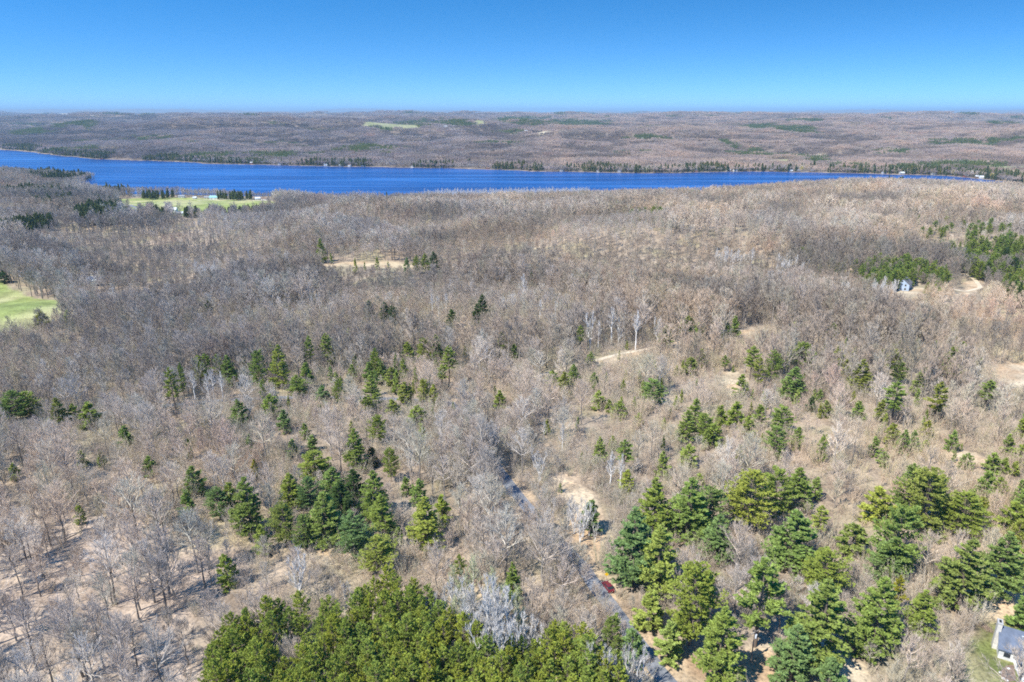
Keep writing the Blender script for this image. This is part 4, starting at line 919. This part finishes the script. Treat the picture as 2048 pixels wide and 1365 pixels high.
# grey-roofed house in the bottom right corner
hr = root('house', 115.2, 129.7, math.atan2(-.50, .866), 'white house with blue-grey shingle roof and pale stone chimney in the bottom right corner', 'house')
(wv, wf), rf = gable(17, 9.0, 2.9, 3.0)
part('wall', hr, M_white, (wv, wf)); ro = part('roof', hr, M_roofg, *rf)
part('vent_pipe', ro, M_metal, tube_shape((4.2, 3.2, 4.6), (4.2, 3.2, 5.6), .09, .09), box(4.0, 4.4, 3.0, 3.4, 5.55, 5.62))
ch = part('chimney', hr, M_stone, box(-.95, -.02, 3.0, 4.9, -.4, 7.2), bevel=.05); part('chimney_cap', ch, mat('cap_concrete', (.45, .44, .42)), box(-1.05, .08, 2.9, 5.0, 7.2, 7.36)); part('flue', ch, M_dark, box(-.7, -.25, 3.5, 4.4, 7.36, 7.5))
for x in (1.6, 6.4, 12.5): window(hr, x, 0, .9, 1.3, 1.2, 'f')
d_ = part('door', hr, mat('dark_red_door', (.16, .05, .04)), box(8.4, 9.4, -.07, .02, .15, 2.2)); part('handle', d_, M_metal, box(9.25, 9.32, -.14, -.07, 1.1, 1.25))
part('porch', hr, mat('porch_boards', (.50, .49, .47)), box(3.2, 11.4, -2.2, -.03, -.3, .14))
part('porch_roof', hr, M_roofg, ([(3, -2.5, 2.25), (11.6, -2.5, 2.25), (11.6, .1, 3.05), (3, .1, 3.05), (3, -2.5, 2.40), (11.6, -2.5, 2.40), (11.6, .1, 3.2), (3, .1, 3.2)], box(0, 1, 0, 1, 0, 1)[1]))
for x in (3.35, 5.9, 8.5, 11.2): part('porch_post', hr, M_white, box(x-.09, x+.09, -2.2, -2.02, .14, 2.36))
part('gable_trim', hr, M_white, box(-.5, -.46, -.5, -.3, 2.3, 2.62))
def flat_patch(name, poly, m, lift=.07, n=26):
    """irregular patch lying on the ground"""
    c = poly.mean(0); ang = np.linspace(0, 2*np.pi, n, endpoint=False)
    P2 = np.array([poly[int(k*len(poly)/n)]*(1-(k*len(poly)/n) % 1)+poly[(int(k*len(poly)/n)+1) % len(poly)]*((k*len(poly)/n) % 1) for k in range(n)])
    rings = [c+(P2-c)*f for f in (.33, .66, 1)]; V = np.concatenate([[c]]+rings); Z = height(V[:, 0], V[:, 1])+lift
    Fq = [(0, 1+i, 1+(i+1) % n) for i in range(n)]
    for r_ in range(2):
        for i in range(n):
            j = (i+1) % n; a, b, c_, d = 1+r_*n+i, 1+r_*n+j, 1+(r_+1)*n+j, 1+(r_+1)*n+i; Fq += [(a, d, c_), (a, c_, b)]
    return link(name, new_mesh(name, np.concatenate([V, Z[:, None]], 1), Fq, [m]))
M_mulch = speckle('mulch', (.16, .11, .08), (.30, .22, .17), 5, .8)
tag(flat_patch('flower_bed', P((1998,1345),(2012,1332),(2027,1330),(2030,1345),(2032,1362),(2010,1366)), M_mulch), 'dark mulch flower bed edged with pale rocks in front of the white house', 'flower bed')
def rock(x, y, r_, label, seed):
    rg = np.random.default_rng(seed); b = bmesh.new(); bmesh.ops.create_icosphere(b, subdivisions=2, radius=r_)
    for v in b.verts: v.co *= 1+rg.uniform(-.16, .16); v.co.z *= .65
    me = bpy.data.meshes.new('rock'); b.to_mesh(me); b.free(); me.materials.append(M_stone)
    tag(link('rock', me, loc=(x, y, float(height(x, y))+r_*.25)), label, 'rock', 'pale rocks in the yard of the white house')
rk = P((2000,1346),(2006,1358),(2014,1362),(2017,1338),(1929,1226),(1938,1230),(1941,1237),(1952,1245),(1946,1252))
for k, (x, y) in enumerate(rk):
    rock(x, y, (.32, .38, .30, .34, .30, .24, .20, .42, .26)[k], ('pale rock edging the flower bed before the white house, '+('leftmost', 'lower one', 'lowest one', 'uppermost')[k] if k < 4 else 'pale rock by the brush pile left of the white house, '+('farthest up left', 'second along', 'third along', 'largest', 'smallest near the large one')[k-4]), 400+k)
# pile of cut branches
bp_ = P((1937,1232),(1945,1240),(1958,1248),(1970,1256),(1980,1264)); b = MB(); rg = np.random.default_rng(77)
for k in range(520):
    t = rg.uniform(0, 3.99); i = int(t); c = bp_[i]*(1-t+i)+bp_[i+1]*(t-i)+rg.normal(size=2)*.55; z = float(height(c[0], c[1]))+rg.uniform(.05, .85)*math.exp(-rg.uniform(0, 1))
    d = norm(np.array([rg.normal(), rg.normal(), rg.normal()*.3])); l = rg.uniform(.5, 1.3); p = np.array([c[0], c[1], z]); b.tubes([p-d*l*.5], [p+d*l*.5], .03, .012, 3)
tag(link('brush_pile', b.mesh('brush_pile', speckle('dead_branches', (.30, .22, .17), (.46, .36, .29), 2, .5))), 'long low pile of brown cut branches beside the white house yard', 'brush pile')

# fallen logs on the floor of the lower left wood
lg = np.random.default_rng(51); lq = P((62,1112),(150,1070),(210,1130),(330,1180),(95,1215),(250,1250),(180,1310),(60,1300),(380,1150),(300,1090),(415,1195),(130,1165))
NL = ['leftmost, near the picture edge', 'at the back of the wood', 'below the back edge', 'nearest the bright ground', 'left of the middle', 'in the middle of the wood', 'low in the wood', 'in the bottom left corner', 'near the lone small pine', 'behind the tallest trunks', 'closest to the dense stand', 'between two trunks left of centre']
for k, (x, y) in enumerate(lq):
    L_ = lg.uniform(3.5, 8); a_ = lg.uniform(0, 3.14); d_ = np.array([math.cos(a_), math.sin(a_)])*L_/2; b = MB(); p0, p1 = np.array([x, y])-d_, np.array([x, y])+d_
    z0, z1 = float(height(*p0))+.16, float(height(*p1))+.12; A = np.array([*p0, z0]); Bq = np.array([*p1, z1]); tt_ = np.linspace(0, 1, 5)[:, None]; pt = A+(Bq-A)*tt_; pt[1:4, :2] += lg.normal(size=(3, 2))*.1
    b.tubes(pt[:-1], pt[1:], [.2, .18, .15, .12], [.18, .15, .12, .08], 7)
    for q_ in range(5): s0 = pt[1+q_ % 3]; dd = norm(lg.normal(size=3)+[0, 0, .8]); b.tubes([s0], [s0+dd*lg.uniform(.6, 1.5)], .05, .015, 4)
    tag(link('fallen_log', b.mesh('fallen_log', M_bark)), 'grey fallen log in the lower left wood, '+NL[k], 'log', 'fallen logs in the lower left wood')

# utility pole
up_xy = P((1501.5, 1324))[0]; u = root('utility_pole', up_xy[0], up_xy[1], .55, 'wooden utility pole with crossarm and pale transformer beside the road', 'utility pole')
part('pole', u, M_wood, tube_shape((0, 0, -.6), (0, 0, 9.2), .17, .11, 10)); ca_ = part('crossarm', u, M_wood, box(-1.2, 1.2, -.08, .06, 8.45, 8.6))
for x in (-1.1, -.45, .45, 1.1): part('insulator', u, M_metal, tube_shape((x, 0, 8.6), (x, 0, 8.82), .05, .04))
tf = part('transformer', u, mat('pale_transformer', (.72, .78, .84), .4, .5), tube_shape((.38, -.12, 6.9), (.38, -.12, 7.85), .27, .27, 14)); part('bushing', tf, M_wood, tube_shape((.38, -.12, 7.85), (.38, -.12, 8.1), .05, .03)); part('bracket', u, M_metal, box(.08, .3, -.16, -.06, 7.3, 7.4))

# yellow road sign
sg = P((1212.5, 1164))[0]; u = root('road_sign', sg[0], sg[1], -.1, 'yellow diamond warning sign on a post by the road behind the red car', 'road sign')
part('post', u, M_wood, box(-.05, .05, -.03, .04, -.3, 2.9)); dsh = [(0, 1.9), (.62, 2.52), (0, 3.14), (-.62, 2.52)]
pn = part('panel', u, mat('sign_yellow', (.85, .55, .02), .5), prism(dsh, -.07, -.045))

# red car
cx_ = P((1216, 1178))[0]; rd = ROAD[np.argmin(np.hypot(*(ROAD-cx_).T))]; k_ = int(np.argmin(np.hypot(*(ROAD-cx_).T))); rdv = ROAD[min(k_+1, len(ROAD)-1)]-ROAD[max(k_-1, 0)]
car = root('parked_car', cx_[0], cx_[1], math.atan2(rdv[1], rdv[0]), 'dark red car with dark windows stopped on the road edge below the yellow sign', 'car', dz=.08)
M_red = mat('dark_red_paint', (.16, .02, .03), .3, .5); M_light = mat('lamp_lens', (.7, .7, .66), .2, .5); M_tail = mat('tail_lens', (.35, .02, .02), .3, .5); M_rim = mat('alloy', (.5, .5, .5), .35, .5)
side = [(-2.25, .35), (2.2, .32), (2.28, .62), (2.1, .86), (1.0, 1.0), (-1.9, 1.04), (-2.25, .9)]
part('body', car, M_red, prism(side, -.9, .9), bevel=.07, smooth=False)
cab = [(-1.75, 1.02), (1.0, .98), (.35, 1.48), (-.2, 1.55), (-1.1, 1.52)]; part('window_glass', car, M_glass, prism(cab, -.76, .76), bevel=.05)
part('roof', car, M_red, prism([(-1.15, 1.53), (.38, 1.49), (-.2, 1.585), (-.9, 1.585)], -.70, .70), bevel=.02)
for x in (-1.4, 1.42):
    for y in (-.83, .83):
        wh = part('wheel', car, M_dark, tube_shape((x, y-.11, .33), (x, y+.11, .33), .33, .33, 18)); part('rim', wh, M_rim, tube_shape((x, y-.118 if y < 0 else y+.1, .33), (x, y-.10 if y < 0 else y+.118, .33), .2, .2, 12))
for y in (-.62, .62):
    part('headlight', car, M_light, box(2.12, 2.27, y-.2, y+.2, .62, .78)); part('tail_light', car, M_tail, box(-2.28, -2.2, y-.22, y+.22, .68, .86))
part('bumper', car, M_dark, box(2.22, 2.32, -.8, .8, .36, .5)); 
for y in (-.98, .98): part('mirror', car, M_red, box(.62, .82, y-.09, y+.09, 1.0, 1.13))

# simple houses and barns: pixel of the foot, length, width, wall height, roof height, turn, wall, roof
def colour(nm, c): return speckle(nm, tuple(v*.92 for v in c), c, 2, .4)
MW = {'white': colour('white_wall', (.74, .74, .72)), 'cream': colour('cream_wall', (.62, .56, .44)), 'brown': colour('brown_wall', (.22, .15, .10)), 'grey': colour('grey_wall', (.42, .43, .44)),
      'blue': M_bluew, 'teal': colour('teal_wall', (.34, .58, .62)), 'red': colour('red_wall', (.32, .09, .06))}
MR = {'grey': colour('grey_roof', (.30, .31, .33)), 'dark': M_roofd, 'pale': colour('pale_roof', (.68, .72, .74)), 'teal': colour('teal_roof', (.30, .58, .60)), 'brown': colour('brown_roof', (.24, .17, .13))}
def cottage(px, py, L, W, h, rh, rz, wall, roof, label, name='cottage', cat='house', group=None, chim=False, win=3, xy=None):
    c = P((px, py))[0] if xy is None else xy
    u = root(name, c[0], c[1], rz, label, cat, group, dz=-.2)
    cs, sn = math.cos(rz), math.sin(rz); u.location.x -= (L/2*cs-W/2*sn); u.location.y -= (L/2*sn+W/2*cs)
    (wv, wf), rf = gable(L, W, h+.2, rh); part('wall', u, MW[wall], (wv, wf)); r_ = part('roof', u, MR[roof], *rf)
    if chim: part('chimney', r_, M_stone, box(L*.7, L*.7+.8, W*.5, W*.5+.8, h+rh*.6, h+rh+1.1))
    for k in range(win): window(u, L*(k+.7)/(win+.4), 0, 1.0, 1.3, 1.2, 'f')
    part('door', u, M_roofd, box(L*.93-.5, L*.93+.4, -.05, .02, .1, 2.2))
    return u
bh = cottage(1806, 579, 13, 10, 5.8, 4.0, math.radians(52), 'blue', 'dark', 'pale blue two-storey house with dark roof at the foot of the pine grove', 'house', win=3)
for y in (2.8, 8.0): window(bh, 0, y, 1.2, 1.4, 1.6, 'g'); window(bh, 0, y, 4.4, 1.3, 1.5, 'g')
window(bh, 0, 5.5, 7.6, 1.1, 1.1, 'g'); part('garage_door', bh, M_dark, box(2.2, 6.6, -.10, -.065, .2, 2.6))
for a in [
    (178, 569, 15, 9, 4, 2.6, .2, 'white', 'pale', 'white house with pale roof half hidden in bare trees right of the left field', 'house', 'house'),
    (44, 553, 9, 7, 3, 2, .1, 'white', 'grey', 'small white house at the wood edge above the left field', 'house', 'house'),
    (82, 425, 26, 9, 3.4, 2.2, .35, 'white', 'pale', 'long low building with pale roof among conifers left of the far green field', 'long_building', 'building'),
    (131, 374, 22, 10, 5, 3.0, .1, 'teal', 'teal', 'teal-roofed building among trees near the lake peninsula', 'lake_house', 'house'),
    (346, 424, 14, 10, 4, 3.2, .1, 'white', 'pale', 'white barn with pale roof on the near edge of the far green field', 'barn', 'barn'),
    (361, 430, 12, 7, 3, 2, .5, 'white', 'white', 'white shed between dark conifers below the far green field', 'shed', 'shed'),
    (258, 427, 9, 7, 5, 2.6, .9, 'blue', 'grey', 'narrow pale blue house left of the far green field beside the grey road', 'house', 'house'),
    (429, 399, 17, 10, 4, 3.2, .05, 'white', 'teal', 'white barn with teal roof on the lake side of the far green field', 'barn', 'barn'),
    (414, 398, 9, 7, 3, 2, .1, 'cream', 'grey', 'small cream cottage just left of the teal-roofed barn', 'cottage', 'house'),
    (390, 398, 7, 5, 2.6, 1.6, .1, 'white', 'pale', 'tiny white shed at the far edge of the green field', 'shed', 'shed'),
    (364, 396, 12, 8, 3.4, 2.2, .2, 'white', 'grey', 'white cottage with grey roof between the lakeside trees behind the green field', 'cottage', 'house'),
    (277, 394, 24, 8, 3, 1.8, .05, 'grey', 'grey', 'long grey low building behind the left corner of the far green field', 'long_building', 'building'),
    (516, 400, 10, 8, 3.2, 2.2, .3, 'white', 'pale', 'white cottage left of two at the right end of the far green field', 'cottage', 'house'),
    (530, 401, 12, 8, 3.2, 2.2, -.2, 'white', 'brown', 'white brown-roofed cottage right of two at the right end of the far field', 'cottage', 'house'),
    (668, 397, 9, 7, 3.2, 2.2, -.2, 'white', 'grey', 'lone white cottage among bare trees right of the far green field', 'cottage', 'house'),
    (1214, 391, 14, 9, 4.5, 3, .2, 'cream', 'grey', 'cream house left of two on the near shore in the bare trees', 'house', 'house'),
    (1228, 390, 12, 8, 4, 3, -.1, 'white', 'grey', 'white house right of two on the near shore in the bare trees', 'house', 'house')]:
    if a[8] == 'white': a = a[:8]+('pale',)+a[9:]
    cottage(*a[:10], name=a[10], cat=a[11], win=2)
# cottages along the far shore, standing just behind the water's edge
SH = [18,205,300,506,560,653,683,700,728,827,883,979,1063,1124,1198,1240,1309,1391,1456,1470,1485,1543,1580,1595,1624,1767,1804,1867,1935,1956,1968]
NTHC = ['first', 'second', 'third', 'fourth', 'fifth', 'sixth', 'seventh', 'eighth', 'ninth', 'tenth', 'eleventh', 'twelfth', 'thirteenth', 'fourteenth', 'fifteenth', 'sixteenth', 'seventeenth', 'eighteenth', 'nineteenth', 'twentieth']+['twenty-'+w_ for w_ in ('first', 'second', 'third', 'fourth', 'fifth', 'sixth', 'seventh', 'eighth', 'ninth')]+['thirtieth', 'thirty-first', 'thirty-second']
srg = np.random.default_rng(9); fpx = np.array([to_px(a, b, LAKE)[0] for a, b in FARW]); o_ = np.argsort(fpx)
WC = ['white', 'cream', 'brown', 'grey', 'white', 'brown', 'grey', 'red']; RC = ['grey', 'pale', 'dark', 'brown', 'dark']
for k, px in enumerate(SH):
    base = np.array([np.interp(px, fpx[o_], FARW[o_, 0]), np.interp(px, fpx[o_], FARW[o_, 1])]); dr = base/np.hypot(*base)
    for step in range(3, 120, 2):
        c = base+dr*step
        if lake_ds(np.array([c[0]]), np.array([c[1]]))[0][0] > (7 if k % 2 else 11): break
    wc, rc = WC[int(srg.integers(8))], RC[int(srg.integers(5))]
    nth_ = NTHC[k]
    where = ['leftmost stretch', 'left stretch', 'centre-left stretch', 'centre stretch', 'centre-right stretch', 'right stretch', 'rightmost stretch'][min(6, int(px/293))]
    cottage(px, 0, srg.uniform(9, 15), srg.uniform(7, 9), srg.uniform(3, 5), srg.uniform(2, 3), srg.uniform(-.3, .3), wc, rc,
            '%s cottage with %s roof on the %s of the far shore, %s from left' % (wc, rc, where, nth_), 'cottage', 'house', 'cottages along the far shore', win=2, xy=c)
# farmsteads on the hills beyond
for px, py, L, h, wc, lb in [(138, 231, 90, 16, 'white', 'large white building on the hazy hill at the far left skyline'), (146, 231, 40, 9, 'white', 'lower white building beside the large one on the far left hill'), (186, 234, 30, 6, 'white', 'small white building by the pale clearing on the far left hill'),
                         (890, 256, 22, 7, 'white', 'left white farmhouse of two beside the distant tan field'), (910, 255, 18, 7, 'white', 'right white farmhouse of two beside the distant tan field'), (1052, 264, 18, 6, 'cream', 'cream farmhouse by the narrow yellow field beyond the lake'),
                         (1592, 237, 30, 9, 'white', 'white barn near the skyline right of centre'), (1663, 239, 34, 8, 'white', 'long white barn near the skyline, second from the left'), (1700, 243, 24, 7, 'white', 'small white barn near the skyline, third from the left'),
                         (1310, 280, 14, 5, 'grey', 'lone grey house in the bare woods beyond the lake right of centre'), (1285, 279, 12, 5, 'white', 'lone white house in the bare woods beyond the lake'), (135, 270, 26, 6, 'white', 'white farm building in the hazy woods beyond the lake at left')]:
    cottage(px, py, L, L*.45, h, h*.5, .15, wc, 'pale', lb, 'farm_building', 'building', None, win=3)
# yellow willows on the far shore
for k, px in enumerate((1603, 1906, 1985, 50)):
    base = np.array([np.interp(px, fpx[o_], FARW[o_, 0]), np.interp(px, fpx[o_], FARW[o_, 1])]); dr = base/np.hypot(*base)
    for step in range(3, 140, 2):
        c = base+dr*step
        if lake_ds(np.array([c[0]]), np.array([c[1]]))[0][0] > (14 if k else 9): break
    r = make_thing('willow_tree', (c[0], c[1], float(height(*c))-.1), k*1.3, 1.5, 1.0, WIL)
    tag(r, 'yellow-green budding willow on the far shore, %s' % ('centre right', 'second from the right', 'rightmost one', 'leftmost one')[k], 'tree', 'yellow willows on the far shore')

# ------------------------------------------------------------------ labels for the trees
LM = [('white house', 2020, 1290), ('utility pole', 1503, 1290), ('red car', 1215, 1172), ('central pine grove', 650, 1010), ('roadside sandy bank', 1150, 1020), ('sand track', 1190, 722), ('orange clearing', 1470, 768),
      ('small far clearing', 735, 526), ('pale blue house', 1805, 570), ('left green field', 50, 610), ('road junction', 900, 805), ('dense pine stand', 800, 1290), ('lower left wood', 250, 1180), ('left side road', 250, 822),
      ('right sandy slope', 1935, 915), ('right edge yard', 2030, 750), ('far green field', 390, 407), ('lone left pine', 256, 875)]
TONE = {'green': 'mid-green', 'bright': 'bright green', 'blue': 'bluish green', 'olive': 'olive green', 'dark': 'dark green', 'gold': 'golden green'}
FORM = {'w': 'broad pine', 'y': 'bushy young pine', 's': 'slender pine'}
def relation(px, py, self_skip=None):
    best = sorted((math.hypot((px-a)*.8, py-b), n, a, b) for n, a, b in LM)
    d, n, a, b = best[1] if best[0][0] < 14 and n_skip else best[0]
    dx, dy = px-a, py-b
    if d < 45: w_ = 'beside'
    else:
        h_ = 'right of' if dx > 0 else 'left of'; v_ = 'below' if dy > 0 else 'above'
        w_ = h_ if abs(dx) > 2.2*abs(dy) else v_ if abs(dy) > 2.2*abs(dx) else v_+' and '+h_
        if d > 230: w_ = 'far '+w_
    return w_+' the '+n
n_skip = True
NTH = ['first', 'second', 'third', 'fourth', 'fifth', 'sixth', 'seventh', 'eighth', 'ninth', 'tenth', 'eleventh', 'twelfth', 'thirteenth', 'fourteenth', 'fifteenth', 'sixteenth', 'seventeenth', 'eighteenth', 'nineteenth', 'twentieth']+['inner']*100
buckets = {}
for t in TREES:
    r, kind, tone, form, px, py, hgt, wpx = t
    rel = relation(px, py)
    if kind == 'pine': lab = '%s %s %s %s' % ('tall' if hgt > 17 else 'medium' if hgt > 10 else 'small', TONE[tone], FORM[form], rel); cat = 'pine tree'; grp = 'pines scattered through the bare woods'
    elif kind == 'birch': lab = 'white-barked leafless birch %s' % rel; cat = 'birch tree'; grp = 'white birches'
    elif kind == 'stand':
        e = 'left edge' if px < 560 else 'right end' if px > 1010 else 'front' if py > 1290 else 'back edge' if py < 1225 else 'middle'
        sz_ = 'taller' if hgt > 14 else 'shorter' if hgt < 12.4 else 'mid-height'; f_ = int((px-400)//110); w_ = ['left tip', 'left part', 'by the pale gap tree', 'under the lone birch', 'before the pine grove', 'left of the aspens', 'under the white birches', 'near the road', 'beside the road end'][max(0, min(8, f_))]
        lab = '%s olive pine in the dense bottom stand, %s' % (sz_, w_); cat = 'pine tree'; grp = 'pines of the dense stand'
    elif kind == 'aspen': lab = 'pale budding aspen right of the dense pine stand'; cat = 'aspen tree'; grp = 'budding aspens by the dense stand'
    else:
        lab = '%s leafless hardwood %s' % ('tall grey-brown' if hgt > 15.5 else 'shorter grey-brown', rel); cat = 'hardwood tree'; grp = 'leafless hardwoods in the near woods'
    buckets.setdefault((kind, lab, cat, grp), []).append(t)
for (kind, lab, cat, grp), ts_ in buckets.items():
    ts_.sort(key=lambda t: t[4])
    for k, t in enumerate(ts_):
        l_ = lab; n_ = len(ts_)
        if n_ > 1:
            j = n_-1-k
            l_ += ', '+('leftmost' if k == 0 else 'rightmost' if j == 0 else NTH[k]+' from left' if k <= j else NTH[j]+' from right')
        tag(t[0], l_, cat, grp)
# ------------------------------------------------------------------ the air
HAZE_TOP = max(CAM_Z, float(TH.max())+50)+4
print('haze top', HAZE_TOP)
hv = np.array([(x, y, z) for z in (-70, HAZE_TOP) for x, y in ((-52000, -300), (52000, -300), (52000, 71000), (-52000, 71000))])
hf_ = [(0, 3, 2, 1), (4, 5, 6, 7), (0, 1, 5, 4), (1, 2, 6, 5), (2, 3, 7, 6), (3, 0, 4, 7)]
mh = bpy.data.materials.new('haze_air'); mh.use_nodes = True; t = mh.node_tree; t.nodes.remove(t.nodes['Principled BSDF'])
pv = t.nodes.new('ShaderNodeVolumePrincipled'); pv.inputs['Color'].default_value = (.48, .76, 1, 1); pv.inputs['Density'].default_value = 4.4e-5
t.links.new(pv.outputs[0], t.nodes['Material Output'].inputs['Volume'])
tag(link('haze', new_mesh('haze', hv, hf_, [mh])), kind='stuff')
